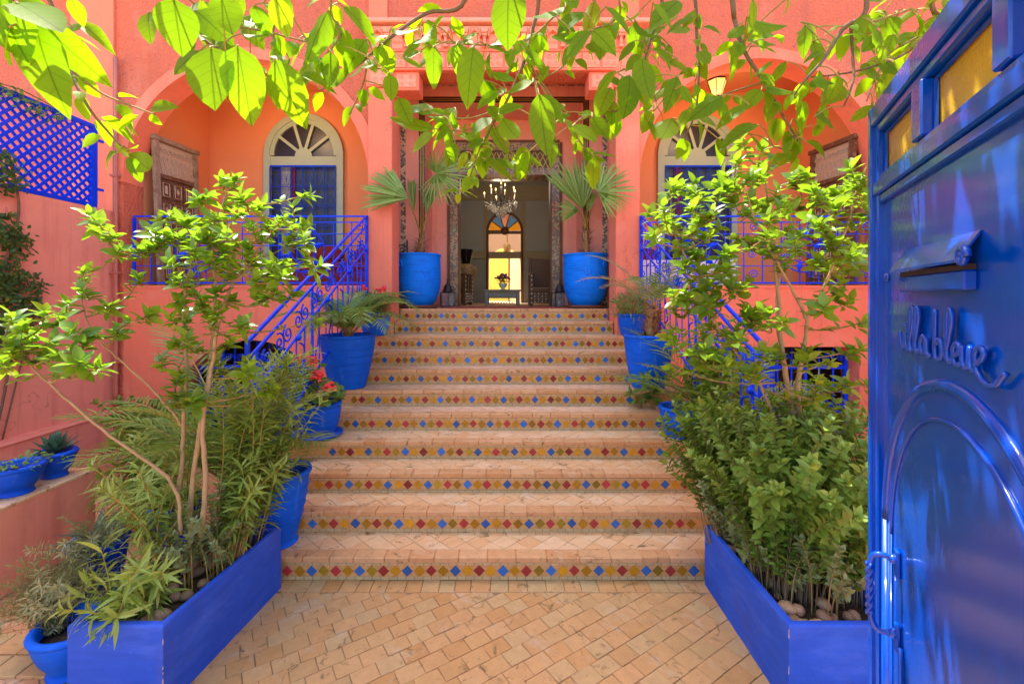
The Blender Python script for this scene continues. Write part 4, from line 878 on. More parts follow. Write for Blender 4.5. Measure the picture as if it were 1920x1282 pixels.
# ================================================================ LOBBY THINGS
e = thing('rug', 'red patterned rug on the terrace before the doorway', 'rug', (0.2, 7.2, ZT)); MB().cbox(-.95, 1.0, 6.75, 7.75, ZT-.003, ZT+.012, .004).build('pile', 'rug', e); MB().mm(-.95, 1.0, 6.72, 6.7495, ZT-.003, ZT+.006).build('fringe', 'rug', e); fixloc(e)
def floor_lantern(x, y, label):
    e = thing('floor_lantern', label, 'lantern', (x, y, ZT), .2, 'floor lanterns'); w_ = .11
    MB().cbox(-w_, w_, -w_, w_, 0, .02, .004).build('base', 'dark_iron', e); MB().cbox(-w_-.01, w_+.01, -w_-.01, w_+.01, .235, .25, .004).build('plate', 'dark_iron', e)
    for a in (-1,1):
        for b_ in (-1,1): MB().mm(a*w_-.007, a*w_+.007, b_*w_-.007, b_*w_+.007, .02, .235).build('post', 'dark_iron', e)
    for a in (-1,1): MB().mm(-w_+.008, w_-.008, a*w_-.002, a*w_+.002, .022, .233).build('pane', 'crystal', e)
    MB().lathe([(.085,.25),(.085,.27),(.07,.30),(.06,.35),(.03,.385),(.012,.40),(.018,.415),(.004,.44)], 12).build('dome', 'dark_iron', e)
    MB().tube(spiral((0,0,.455),(1,0,0),(0,0,1),.02,1,12,0,1), .004, 5).build('ring', 'dark_iron', e); MB().lathe([(.03,.02),(.03,.11),(.001,.115)], 10).build('candle', 'porcelain', e)
floor_lantern(-.935, 7.45, 'black metal floor lantern left of the doorway'); floor_lantern(.93, 7.45, 'black metal floor lantern right of the doorway')
e = thing('tall_vase', 'tall leopard spotted floor vase with a flared black neck', 'vase', (-.86, 10.2, ZT))
MB().lathe([(.10,0),(.13,.02),(.15,.3),(.20,.55),(.235,.75),(.22,.85),(.13,.90),(.10,.91)], 24).build('body', 'leopard', e); MB().lathe([(.10,.911),(.11,1.0),(.16,1.22),(.165,1.24),(.14,1.235),(.09,.93)], 24).build('neck', 'black_gloss', e)
e = thing('console_table', 'low carved inlaid table in the middle of the lobby', 'table', (-.03, 9.1, ZT))
MB().cbox(-.38, .38, -.2, .2, .28, .315, .006).build('tabletop', 'tadelakt', e)
for a in (-1,1):
    for b_ in (-1,1): MB().cbox(a*.31-.035, a*.31+.035, b_*.15-.035, b_*.15+.035, 0, .279, .005).build('leg', 'tadelakt', e)
ap = MB().mm(-.27, .27, -.165, -.15, .14, .278).build('apron', 'lobby_carved', e)
for k in range(7): MB().xz([(-.24+k*.08,.16),(-.20+k*.08,.20),(-.24+k*.08,.25),(-.28+k*.08,.20)], -.172, -.1651).build('inlay', 'lobby_panel', ap)
for k in range(9): MB().tube(spiral((-.22+k*.055,-.15,.06),(1,0,0),(0,0,1),.026,1,10,0,1), .005, 4).build('spindle', 'dark_iron', e)
e = thing('flower_vase', 'white footed bowl of mauve flowers on the lobby table', 'vase', (-.02, 9.1, ZT+.316))
MB().lathe([(.05,0),(.03,.02),(.07,.06),(.085,.12),(.08,.125),(.06,.06)], 20).build('bowl', 'porcelain', e)
cl = Cloud(T_SMALL)
for k in range(120):
    d = Vector((rnd(-1,1), rnd(-1,1), rnd(.1,1.2))).normalized(); cl.add(Vector((0,0,.12))+d*rnd(.02,.14), d+rvec(.4), (0,0,1), .05)
cl.build('foliage', 'leaf_hedge', e)
for k in range(34):
    a, q = rnd(0,6.28), rnd(.02,.16); MB().ball((q*math.cos(a), q*math.sin(a), .33-q*.7+rnd(-.02,.02)), rnd(.018,.028), 7, 5).build('flower', 'flower_mauve', e)
def chair(x, y, rz, label, mt):
    e = thing('inlaid_chair', label, 'chair', (x, y, ZT), rz, 'lobby chairs')
    for a in (-1,1):
        MB().cbox(a*.27-.03, a*.27+.03, -.30, -.24, 0, .62, .006).build('leg', mt, e); MB().cbox(a*.27-.03, a*.27+.03, .24, .30, 0, .95, .006).build('leg', mt, e); MB().cbox(a*.27-.035, a*.27+.035, -.31, .24, .60, .64, .006).build('armrest', mt, e)
        for k in range(5): MB().tube([(a*.27,-.2+k*.1,.3),(a*.27,-.2+k*.1,.6)], .012, 6).build('spindle', mt, e)
        for k in range(7): MB().ball((a*.27,-.305,.06+k*.085), .014, 6, 4).build('inlay', 'porcelain', e)
    MB().cbox(-.24,.24,-.29,.26,.26,.33,.01).build('seat', mt, e); MB().cbox(-.24,.24,.255,.285,.36,.92,.006).build('backrest', mt, e); MB().cbox(-.24,.24,-.30,-.285,.05,.255,.004).build('apron', mt, e)
    for k in range(26): MB().ball((-.21+(k % 7)*.07, -.305, .08+(k//7)*.05), .012, 6, 4).build('inlay', 'wood_inlay' if k % 2 else 'porcelain', e)
chair(.79, 8.75, 0, 'dark wooden armchair with pearl inlay at the right in the lobby', 'wood_door'); chair(-1.02, 9.3, R(80), 'dark wooden armchair beside the leopard vase', 'wood_door')
e = thing('chandelier', 'crystal chandelier with lit candle bulbs in the lobby', 'chandelier', (-.06, 9.6, 4.0))
MB().tube([(0,0,1.6),(0,0,.3)], .012, 6).build('rod', 'brass', e); MB().lathe([(.01,.35),(.03,.30),(.015,.22),(.04,.12),(.02,.02),(.035,-.06),(.01,-.14)], 14).build('stem', 'dark_iron', e)
for k in range(10):
    a = 2*PI*k/10; d = Vector((math.cos(a), math.sin(a), 0)); r_ = .36 if k % 2 else .27; z = .22 if k % 2 == 0 else .10
    ar = MB().tube(smooth_path([d*.04+Vector((0,0,.0)), d*r_*.5+Vector((0,0,-.08)), d*r_+Vector((0,0,z-.1)), d*r_+Vector((0,0,z))],4), .005, 6).build('arm', 'dark_iron', e)
    MB().lathe([(.024,0),(.010,.01),(.010,.07)], 8).build('candle', 'wood_inlay', e, d*r_+Vector((0,0,z))); MB().ball((0,0,0), .014, 8, 6, (1,1,2.1)).build('bulb', 'bulb', e, d*r_+Vector((0,0,z+.095)))
for k in range(280):
    a = rnd(0, 6.28); q = rnd(.02,.36); z = -.32+q*.75+rnd(-.06,.12)
    c = MB(); sz = rnd(.012,.022); c.add([(0,0,sz*1.8),(sz*.6,0,0),(0,sz*.6,0),(-sz*.6,0,0),(0,-sz*.6,0),(0,0,-sz*1.8)], [(0,1,2),(0,2,3),(0,3,4),(0,4,1),(5,2,1),(5,3,2),(5,4,3),(5,1,4)]); c.build('crystal', 'crystal_drop', e, (q*math.cos(a), q*math.sin(a), z))
l = bpy.data.lights.new('chandelier_light', 'POINT'); l.energy = 9; l.color = (1,.86,.68); l.shadow_soft_size = .25
lo = bpy.data.objects.new('chandelier_light', l); col.objects.link(lo); lo.parent = e; lo.location = (0, 0, .38)
e = thing('hanging_lantern', 'small brass lantern hanging beyond the arched inner door', 'lantern', (0.09, 13, 3.02)); MB().lathe([(.02,.75),(.02,.50),(.10,.46),(.10,.12),(.02,.08)], 6).build('body', 'brass', e); MB().tube([(0,0,.75),(0,0,1.6)], .006, 5).build('chain', 'dark_iron', e)
e = thing('wall_ornament', 'pointed copper ornament hanging on the left porch wall', 'ornament', (-1.63, 6.75, 3.05)); MB().lathe([(.004,0),(.05,.25),(.06,.36),(.03,.42),(.012,.44)], 12).build('cone', 'copper_red', e); MB().tube(spiral((0,0,.48),(1,0,0),(0,0,1),.04,1,14,0,1), .008, 5).build('ring', 'copper_red', e)
e = thing('iron_stand', 'black scrolled iron stand behind the left urn', 'stand', (-1.58, 6.95, ZT))
for q in (-.08,.08): MB().tube([(q,0,0),(q,0,1.05)], .012, 6).build('leg', 'dark_iron', e)
for z in (.3,.6,.9): MB().tube(spiral((0,-.01,z),(1,0,0),(0,0,1),.09,1.5,18), .009, 5).build('scroll', 'dark_iron', e)
# ================================================================ PLANTERS
pebs = []
for k in range(4):
    b_ = MB(); b_.ball((0,0,0), 1, 12, 8); sx, sy, sz = rnd(.8,1.25), rnd(.7,1.0), rnd(.55,.8); ph = [rnd(0,6) for _ in range(4)]
    b_.v = [(x*sx*(1+.12*math.sin(2*y+ph[0])), y*sy*(1+.12*math.sin(2*z+ph[1])), z*sz*(1+.1*math.sin(3*x+ph[2]))) for x, y, z in b_.v]
    me = b_.mesh('pebble'); me.materials.append(M['stone_pebble']); pebs.append(me)
def planter(poly, hgt, label, side):
    cx_ = sum(p[0] for p in poly)/4; cy_ = sum(p[1] for p in poly)/4; e = thing('planter_box', label, 'planter', (cx_, cy_, 0), 0, 'blue planter boxes'); th = .035
    inn = [(cx_+(p[0]-cx_)*(1-2*th/.5), cy_+(p[1]-cy_)*(1-2*th/.92)) for p in poly]
    for i in range(4):
        a, b_, c, d = poly[i], poly[(i+1)%4], inn[(i+1)%4], inn[i]; rows = []
        for f_, z in ((0,.0),(0,hgt-.012),(.12,hgt-.003),(.35,hgt),(.8,hgt),(1,hgt-.01),(1,.05)):
            rows.append(((a[0]+(d[0]-a[0])*f_, a[1]+(d[1]-a[1])*f_, z), (b_[0]+(c[0]-b_[0])*f_, b_[1]+(c[1]-b_[1])*f_, z)))
        vs_ = [p for r in rows for p in r]; MB().add(vs_, [(2*k,2*k+1,2*k+3,2*k+2) for k in range(len(rows)-1)]).build('side_board', 'blue_planter', e)
    MB().xy(inn, .02, hgt-.09).build('soil', 'earth', e); kx = 1 if side == 'left' else 0; cxn, cyn = poly[kx]; z = .03
    while z < hgt-.03:
        h_ = rnd(.008,.05); w_ = rnd(.0015,.004)
        if random.random() < .6: MB().add([(cxn-w_, cyn-.0012, z), (cxn+.0012, cyn-.0012, z+rnd(-.004,.004)), (cxn+.0012, cyn+w_, z+h_*.4), (cxn+.0012, cyn-.0012, z+h_), (cxn-w_*.7, cyn-.0012, z+h_*.8)], [(0,1,3,4),(1,2,3)]).build('paint_chip', 'wood_inlay', e)
        z += h_ + rnd(.004,.03)
    fixloc(e)
    for k in range(46):
        u, v = rnd(.06,.94), rnd(.03,.97)**1.3
        x = (inn[0][0]*(1-u)+inn[1][0]*u)*(1-v) + (inn[3][0]*(1-u)+inn[2][0]*u)*v; y = (inn[0][1]*(1-u)+inn[1][1]*u)*(1-v) + (inn[3][1]*(1-u)+inn[2][1]*u)*v; s_ = rnd(.022,.048)
        x = min(max(x, inn[0][0]+s_*1.1), inn[1][0]-s_*1.1)
        o = link('pebble', random.choice(pebs), None, (x, y, hgt-.09+s_*rnd(.35,.9))); o.scale = (s_,)*3; o.rotation_euler = (rnd(-.4,.4), rnd(-.4,.4), rnd(0,6)); tag(o, f'rounded brown stone on the soil of the {side} planter box', 'stone', f'stones in the {side} planter box')
planter(PL_L, .42, 'long blue wooden planter box on the left, full of oleander', 'left'); planter(PL_R, .42, 'long blue wooden planter box on the right by the gate', 'right')

# ================================================================ PLANT BUILDERS
def nearest(paths, p, below=True):
    best = None
    for pi, pth in enumerate(paths):
        for i, q in enumerate(pth):
            if below and q.z > p.z-.04: continue
            d = (q-p).length + (.25 if i < len(pth)*.35 else 0)
            if best is None or d < best[0]: best = (d, q)
    return best[1] if best else paths[0][0]
FICUS_LEAVES = [leaf_mesh(leaf_template(w, f, c, 5, .75), 'leaf_ficus_single') for w, f, c in ((.50,.3,.15),(.46,.35,.28),(.56,.22,.1),(.5,.4,.2))]
def ficus(label, base, stems, tips, bright):
    e = thing('ficus_tree', label, 'tree', base, 0, 'ficus trees in the planters'); paths = []
    for st_, r0, r1 in stems:
        pth = smooth_path([P(*q) for q in st_], 5); paths.append(pth); n = len(pth)
        MB().tube([p+rvec(.004) for p in pth], [(r0+(r1-r0)*(i/(n-1))**.8)*.78*rnd(.93,1.08) for i in range(n)], 9).build('trunk', 'bark', e)
    cl = Cloud(T_FICUS); tw = MB(); nsingle = 0
    tw_paths = []
    for (x, y, D) in tips:
        t_ = P(x, y, D); b_ = nearest(paths + tw_paths, t_); mid = (b_+t_)/2 + Vector((rnd(-.04,.04), rnd(-.04,.04), rnd(-.07,.0))); pth = smooth_path([b_, mid, t_], 5); tw_paths.append(pth[2:])
        tw.tube(pth, [.0065-.0042*i/(len(pth)-1) for i in range(len(pth))], 5)
        ax = (pth[-1]-pth[-3]).normalized() + Vector((0,0,.7)); ax.normalize(); L = rnd(.074,.100); br = random.random() < bright
        u = ax.orthogonal().normalized(); v = ax.cross(u); a0 = rnd(0,6.28); nl = random.randint(9, 13)
        for i in range(nl):
            a = a0+i*2.4; tl = rnd(.25,.75)+.10*(nl-i); d = (u*math.cos(a)+v*math.sin(a))*math.sin(tl)+ax*math.cos(tl); pos = t_ - ax*.055*(1-i/nl)
            if nsingle < 298 and (x*7+y*3) % 3 < 1.6:
                nsingle += 1; inst('leaf', random.choice(FICUS_LEAVES), e, frame_at(pos, d, ax+rvec(.6), L*rnd(.5,1.15), rnd(.8,1.15)))
            else: cl.add(pos, d, ax+rvec(.6), L*rnd(.5,1.15), rnd(.3,1) if br else rnd(0,.7), rnd(.8,1.15))
        for i in range(9):
            k = random.randint(len(pth)//4, len(pth)-2); d = rvec(1); d.z = abs(d.z)*.5; cl.add(pth[k], d, (0,0,1), L*rnd(.6,.95), rnd(0,.6))
    o = tw.build('twigs', 'twig', e); o['kind'] = 'stuff'
    cl.build('foliage', 'leaf_ficus', e); fixloc(e); return e
def J(lst, D, s=.3): return [(x+rnd(-4,4), y+rnd(-4,4), D+rnd(-s,s)) for x, y in lst]
tl = J([(158,507),(153,544),(131,568),(205,574),(228,460),(215,440),(221,618),(165,397),(180,420)], 2.55, .15) + J([(87,581),(20,591),(40,608),(110,594),(134,621),(100,638),(77,665),(107,661),(148,678),(27,651),(7,678),(191,682),(161,645),(60,630)], 2.25, .12)
tl += J([(265,464),(302,460),(315,490),(355,467),(392,490),(413,470),(436,457),(466,474),(433,487),(359,524),(372,551),(406,544),(436,557),(473,490),(510,497),(597,497),(523,551),(450,604),(329,645),(299,672),(420,335),(442,330),(370,370),(390,365),(425,380),(452,370),(487,385),(405,410),(450,400),(352,405),(297,410),(580,365),(552,390),(537,410),(575,420),(562,447),(472,420),(410,432),(375,437),(342,412),(292,465),(495,445),(330,520),(480,530),(545,460),(260,520),(315,440),(505,420),(385,455),(430,515),(340,560),(345,708)] + [(rnd(270,600), rnd(400,600)) for _ in range(22)] + [(rnd(300,520), rnd(580,760)) for _ in range(14)], 2.65, .3)
ficus('slender ficus tree with several thin trunks in the left planter box', (-1.85,2.65,.36),
  [([(330,1005,2.7),(338,900,2.7),(345,800,2.7),(350,700,2.7),(343,600,2.72),(352,520,2.75),(372,430,2.75)], .021, .006),
   ([(378,1005,2.6),(386,900,2.6),(380,800,2.6),(396,690,2.62),(410,610,2.62),(432,540,2.6),(475,480,2.55),(535,405,2.5)], .021, .006),
   ([(352,1005,2.66),(366,860,2.66),(386,740,2.66),(398,640,2.7),(404,560,2.72),(400,470,2.72),(420,370,2.75)], .022, .006),
   ([(340,1000,2.55),(325,910,2.52),(240,840,2.42),(160,780,2.34),(95,720,2.28),(62,690,2.25),(35,640,2.22)], .014, .005),
   ([(345,805,2.7),(300,745,2.66),(230,680,2.6),(180,630,2.56),(155,570,2.55),(160,512,2.55)], .010, .004)], tl, .5)
tr = J([(1254,350),(1245,388),(1218,397),(1254,412),(1230,436),(1316,412),(1298,424),(1284,442),(1390,267),(1429,279),(1384,299),(1355,326),(1340,353),(1411,329),(1447,302),(1426,326),(1482,338),(1509,326),(1524,356),(1456,359),(1408,373),(1465,391),(1490,372),(1536,373),(1565,412),(1595,311),(1619,332),(1604,344),(1625,359),(1580,359),(1562,382),(1637,397),(1521,406),(1476,430),(1408,450),(1430,445),(1370,501),(1349,424),(1376,442),(1328,447),(1304,483),(1293,530),(1322,507),(1358,477),(1447,465),(1491,459),(1550,430),(1577,465),(1601,459),(1633,465),(1595,486),(1530,492),(1574,522),(1476,498),(1387,542),(1328,536),(1284,551),(1322,566),(1547,572),(1592,566),(1568,557),(1619,601),(1470,596),(1441,581),(1599,661),(1562,678),(1528,745),(1555,718),(1615,651),(1629,718),(1400,400),(1440,410),(1505,435),(1340,395),(1375,380),(1290,490),(1345,520),(1270,470)] + [(rnd(1260,1630), rnd(340,560)) for _ in range(26)] + [(rnd(1250,1420), rnd(520,720)) for _ in range(22)] + [(rnd(1420,1600), rnd(600,740)) for _ in range(6)], 2.6, .3)
ficus('bushy ficus tree with two pale trunks in the right planter box', (1.75,2.7,.36),
  [([(1490,830,2.72),(1476,720,2.72),(1464,640,2.72),(1460,560,2.72),(1450,480,2.72),(1440,380,2.75),(1430,310,2.75)], .023, .006),
   ([(1503,830,2.7),(1496,720,2.7),(1507,650,2.68),(1512,600,2.66),(1498,568,2.66),(1470,515,2.64),(1425,440,2.6),(1395,350,2.6)], .023, .005),
   ([(1512,600,2.66),(1535,560,2.6),(1570,480,2.55),(1598,390,2.5),(1610,340,2.5)], .013, .005),
   ([(1470,830,2.75),(1430,730,2.7),(1400,690,2.66),(1345,610,2.62),(1305,520,2.6),(1265,440,2.6)], .012, .005),
   ([(1465,660,2.72),(1455,560,2.85),(1480,460,2.9),(1500,380,2.9)], .012, .005)], tr, .35)

# shrubs: stems from a patch of soil, leaves along them
def shrub(name, label, cat, roots, tpl, lm, nst, hh, spread, L, step, whorl=3, tilt=1.0, droop=0.0, start=.3, lean=(0,0), sm='stem_green', r=.004, group=None, singles=0):
    b0 = roots[0]; e = thing(name, label, cat, b0, 0, group); cl = Cloud(tpl); lms = None
    for k in range(nst):
        b_ = Vector(random.choice(roots)) + Vector((rnd(-.05,.05), rnd(-.05,.05), 0)); h_ = rnd(*hh); a = rnd(0, 6.28); q = spread*math.sqrt(rnd(.05,1))
        top = b_ + Vector((lean[0]+q*math.cos(a), lean[1]+q*math.sin(a), h_)); m_ = b_ + (top-b_)*.5 + Vector((-(q*.25)*math.cos(a), -(q*.25)*math.sin(a), h_*.08)); pth = smooth_path([b_, m_, top], 7); n = len(pth)
        MB().tube(pth, [r*(1-.55*i/(n-1)) for i in range(n)], 5).build('stem', sm, e)
        ln = sum((pth[i+1]-pth[i]).length for i in range(n-1)); kk = max(3, int(ln*(1-start)/step))
        for j in range(kk+1):
            f_ = start + (1-start)*j/kk; i = min(n-2, int(f_*(n-1))); p = pth[i].lerp(pth[i+1], f_*(n-1)-i); ax = (pth[i+1]-pth[i]).normalized(); u = ax.orthogonal().normalized(); v = ax.cross(u); a0 = rnd(0,6.28)
            for w_ in range(whorl if j < kk else whorl+2):
                aa = a0+2*PI*w_/whorl; t_ = (tilt + rnd(-.25,.25))*(1 if j < kk-1 else .6); d = (u*math.cos(aa)+v*math.sin(aa))*math.sin(t_) + ax*math.cos(t_) - Vector((0,0,droop*rnd(.3,1)))
                cl.add(p, d, ax+rvec(.25), L*rnd(.65,1.15)*(1.0 if j < kk else .7), rnd(0,.7) if j < kk-1 else rnd(.4,1))
    cl.build('foliage', lm, e); fixloc(e); return e
def patch(x0, x1, y0, y1, z, n): return [(rnd(x0,x1), rnd(y0,y1), z) for _ in range(n)]
shrub('oleander', 'low oleander with long drooping leaves over the front of the left planter', 'shrub', patch(-2.02,-1.76,2.24,2.46,.33,5), T_LANCE, 'leaf_oleander', 22, (.12,.36), .16, .12, .035, 3, 1.05, .25, .35, (.0,-.03))
shrub('oleander', 'tall oleander behind the ficus trunks in the left planter', 'shrub', patch(-1.92,-1.62,2.72,3.0,.33,7), T_LANCE, 'leaf_oleander', 56, (.5,1.28), .30, .115, .042, 3, .95, .15, .25, (.16,.14))
shrub('oleander', 'leggy oleander with yellow stems at the left rim of the planter', 'shrub', patch(-2.05,-1.92,2.5,2.9,.33,5), T_LANCE, 'leaf_oleander', 18, (.35,.85), .22, .115, .045, 3, 1.0, .2, .35, (-.12,0), r=.006)
shrub('euonymus', 'small leaved variegated shrub in the middle of the left planter', 'shrub', patch(-1.84,-1.60,2.48,2.95,.33,30), T_SMALL, 'leaf_variegated', 34, (.22,.52), .16, .040, .022, 3, 1.0, 0, .4)
shrub('privet', 'dense green hedge shrub filling the right planter', 'shrub', patch(1.46,1.92,2.40,3.02,.33,90), T_SMALL, 'leaf_hedge', 250, (.45,1.05), .34, .068, .034, 3, 1.0, .12, .25, (.0,.0), 'bark_grey', .0035)
shrub('privet', 'hedge shrub spilling over the stairs behind the right planter', 'shrub', patch(1.42,1.75,2.95,3.08,.33,40), T_SMALL, 'leaf_hedge', 80, (.40,.9), .24, .070, .034, 3, 1.0, .1, .4, (-.06,.22), 'twig', .004)
shrub('euonymus', 'cream edged variegated shrub low in the right planter', 'shrub', patch(1.46,1.92,2.26,2.80,.33,50), T_SMALL, 'leaf_variegated', 70, (.12,.42), .14, .052, .026, 3, 1.05, .05, .45, (0,-.03), 'twig')
shrub('euonymus', 'small cream edged plant at the inner rim of the right planter', 'shrub', patch(1.45,1.52,2.6,3.0,.33,5), T_SMALL, 'leaf_variegated', 34, (.15,.48), .12, .046, .026, 3, 1.0, .05, .35, (-.04,0), 'twig')
shrub('young_shrub', 'bright broad leaved shrub growing beside the right step pots', 'shrub', [(1.78,3.7,.50),(1.82,3.9,.66),(1.76,3.5,.33)], T_FICUS, 'leaf_ficus', 42, (.55,1.25), .27, .095, .07, 2, 1.1, .35, .35, (-.05,.1), 'twig', .005)
shrub('young_shrub', 'tall leafy shrub screening the right handrail', 'shrub', [(2.0,4.05,0),(2.06,4.2,0),(2.02,3.9,0)], T_FICUS, 'leaf_ficus', 54, (.9,1.8), .26, .085, .075, 2, 1.1, .3, .35, (-.05,0), 'twig', .006)
shrub('broadleaf_seedling', 'pale green seedling sprouting in front of the big right step pot', 'plant', [(1.45,4.72,.825),(1.55,4.68,.825)], T_FICUS, 'leaf_geranium', 9, (.16,.38), .12, .12, .07, 2, 1.1, .4, .3, (0,-.05), 'twig')
shrub('bay_shrub', 'dark leafy shrub at the foot of the left side wall', 'shrub', [(-4.0,5.1,0),(-3.9,5.3,0),(-4.2,5.2,0)], T_SMALL, 'leaf_hedge', 90, (.40,.85), .45, .085, .05, 3, 1.0, .2, .35, (0,0), 'twig', .006)
shrub('yucca', 'arching strap leaved plant behind the left planter', 'plant', [(-3.1,3.9,0),(-3.2,4.1,0)], T_LANCE, 'leaf_oleander', 34, (.35,.85), .35, .20, .08, 4, 1.0, .35, .3)
shrub('grey_santolina', 'straggly grey green plant trailing from the floor pot', 'plant', [(-2.42,2.42,.20),(-2.5,2.5,.20)], T_LANCE, 'leaf_grey', 80, (.02,.34), .30, .045, .016, 3, 1.0, .1, .2, (-.10,.05), 'twig', .003)
shrub('grey_santolina', 'silvery drooping plant hanging by the low wall', 'plant', [(-2.55,2.85,.34),(-2.62,2.95,.34)], T_LANCE, 'leaf_grey', 90, (-.22,.24), .26, .048, .018, 3, 1.0, .2, .15, (-.05,-.05), 'twig', .003)

# ---------------------------------------------------------------- climbers on the left wall
e = thing('climbing_vine', 'dark green climbing vine on the left garden wall', 'vine', (-5.2,4.6,.5)); cl = Cloud(T_SMALL)
clumps = [(10,340,26,26),(25,455,32,28),(10,430,26,30),(40,540,38,34),(15,520,26,40),(55,585,22,26),(25,640,30,40),(5,580,20,60),(8,300,12,18)]
for x, y, rx, ry in clumps:
    c = P(x, y, 5.22*F/(CX-x))
    for k in range(int(rx*ry*.16)):
        a = rnd(0,6.28); q = math.sqrt(random.random()); X = -5.26+abs(random.gauss(0,.06)); pp = Vector((X, c.y+q*math.cos(a)*rx*c.y/F*1.1, c.z+q*math.sin(a)*ry*c.y/F))
        cl.add(pp, Vector((rnd(.0,.6), rnd(-1,1), rnd(-1,.6))), Vector((1,0,.4))+rvec(.4), rnd(.045,.07))
cl.build('foliage', 'leaf_ivy', e)
MB().tube(smooth_path([(-5.25,4.62,.5),(-5.24,4.75,1.3),(-5.24,4.68,2.1),(-5.24,4.85,2.9),(-5.24,4.75,3.5)],6), .012, 6).build('stem', 'bark_grey', e); MB().tube(smooth_path([(-5.25,4.7,.5),(-5.24,4.95,1.6),(-5.24,5.1,2.2)],6), .008, 6).build('stem', 'bark_grey', e); fixloc(e)
e = thing('climbing_vine', 'small vine creeping over the top of the blue lattice', 'vine', (-5.3,4.9,4.2)); cl = Cloud(T_SMALL)
for k in range(150):
    y = rnd(4.55,5.35); cl.add((-5.27+rnd(-.04,.05), y, 4.2+random.gauss(0,.06)-(.1*random.random())), rvec(1), Vector((1,0,.6)), rnd(.04,.065))
for k in range(90): cl.add((-5.26+rnd(-.02,.04), rnd(4.5,4.95), 3.35+random.gauss(0,.10)), rvec(1), Vector((1,0,.6)), rnd(.04,.06))
cl.build('foliage', 'leaf_geranium', e); MB().tube([(-5.26,4.5,4.2),(-5.25,4.9,4.24),(-5.27,5.4,4.2)], .006, 5).build('stem', 'bark_grey', e); fixloc(e)

# ================================================================ POTS AND THEIR PLANTS
def pot_body(prof, e, m='blue_pot', soil=.9, n=40, wob=.006, ribs=()):
    rt, ht = prof[-1]; pr = list(prof) + [(rt+.012, ht+.006), (rt+.016, ht+.02), (rt+.008, ht+.034), (rt-.015, ht+.034), (rt-.028, ht+.02), (rt-.035, ht-.06), (rt-.05, ht*soil-.02)]
    o = MB().lathe(pr, n, wob=wob).build('pot', m, e)
    for z in ribs:
        for i in range(len(prof)-1):
            if prof[i][1] <= z <= prof[i+1][1]:
                t_ = (z-prof[i][1])/(prof[i+1][1]-prof[i][1]); r_ = prof[i][0]+(prof[i+1][0]-prof[i][0])*t_
                MB().tube([(r_*1.003*math.cos(a), r_*1.003*math.sin(a), z) for a in [2*PI*q/40 for q in range(41)]], .006, 6, False).build('rib', m, o)
    MB().lathe([(.0005, ht*soil-.005), (rt-.03, ht*soil-.01)], 24).build('soil', 'earth', e); return o
def sm_prof(pts): return [(p.x, p.z) for p in smooth_path([(a,0,b_) for a, b_ in pts], 4)]
def local_cloud(e, tpl, m, fn, name='foliage'):
    cl = Cloud(tpl); fn(cl); return cl.build(name, m, e)
def pinnate(e, base, a, el, L, m='leaf_palm', leaf=.16, n=26, arch=.9, r=.006, fan=.9):
    """arching feather frond"""
    pts = []; p = Vector(base); th = el; h_ = Vector((math.cos(a), math.sin(a), 0)); seg = 14
    for i in range(seg+1):
        pts.append(p.copy()); p = p + (h_*math.cos(th)+Vector((0,0,math.sin(th))))*(L/seg); th -= arch*(1.0/seg)*(0.5+i/seg)
    cl = Cloud(T_BLADE)
    for k in range(n):
        f_ = .16+.84*k/(n-1); i = min(seg-1, int(f_*seg)); q = pts[i].lerp(pts[i+1], f_*seg-i); t_ = (pts[i+1]-pts[i]).normalized(); sd = t_.cross(Vector((0,0,1)))
        sd = sd.normalized() if sd.length > 1e-3 else Vector((1,0,0)); up = sd.cross(t_); ll = leaf*(math.sin(PI*min(1,.15+f_*.8))**.6)
        for s in (-1,1): cl.add(q, sd*s*math.sin(fan)+t_*math.cos(fan)*(.7+f_*.6)+up*.3+rvec(.10), up, ll*rnd(.85,1.1), rnd(0,1))
    fo = cl.build('frond', m, e, None); MB().tube(pts, [r*(1-.75*i/seg) for i in range(seg+1)], 5).build('rachis', 'stem_green', fo); return fo
def fan_frond(e, base, hub, axis, Rr, spread=2.6, nb=34, m='leaf_fan'):
    base, hub, d = Vector(base), Vector(hub), Vector(axis).normalized(); up = Vector((rnd(-.2,.2),-1,.35)); side = d.cross(up).normalized(); nrm = side.cross(d).normalized()
    cl = Cloud(leaf_template(.05, .7, .12, 4, .35))
    for k in range(nb):
        a = -spread/2+spread*k/(nb-1); dd = d*math.cos(a)+side*math.sin(a); L = Rr*(.80+.20*math.cos(a*.8))*rnd(.88,1.06); cl.add(hub, dd+nrm*rnd(-.10,.10)-Vector((0,0,rnd(0,.08))), nrm, L, rnd(0,1), 1.0)
    fo = cl.build('fan_frond', m, e, None)
    pr = [hub + (d*math.cos(-spread/2+spread*k/40)+side*math.sin(-spread/2+spread*k/40))*Rr*.26 + nrm*(.012*(1 if k % 2 else -1)) for k in range(41)]
    o = MB().add([hub]+pr, [(0,k+1,k+2) for k in range(40)]).build('fan_blade', m, fo)
    pth = smooth_path([base, (base+hub)/2+Vector((0,0,.04)), hub], 4); MB().tube(pth, [.010-.0006*i for i in range(len(pth))], 5).build('petiole', 'stem_green', fo)
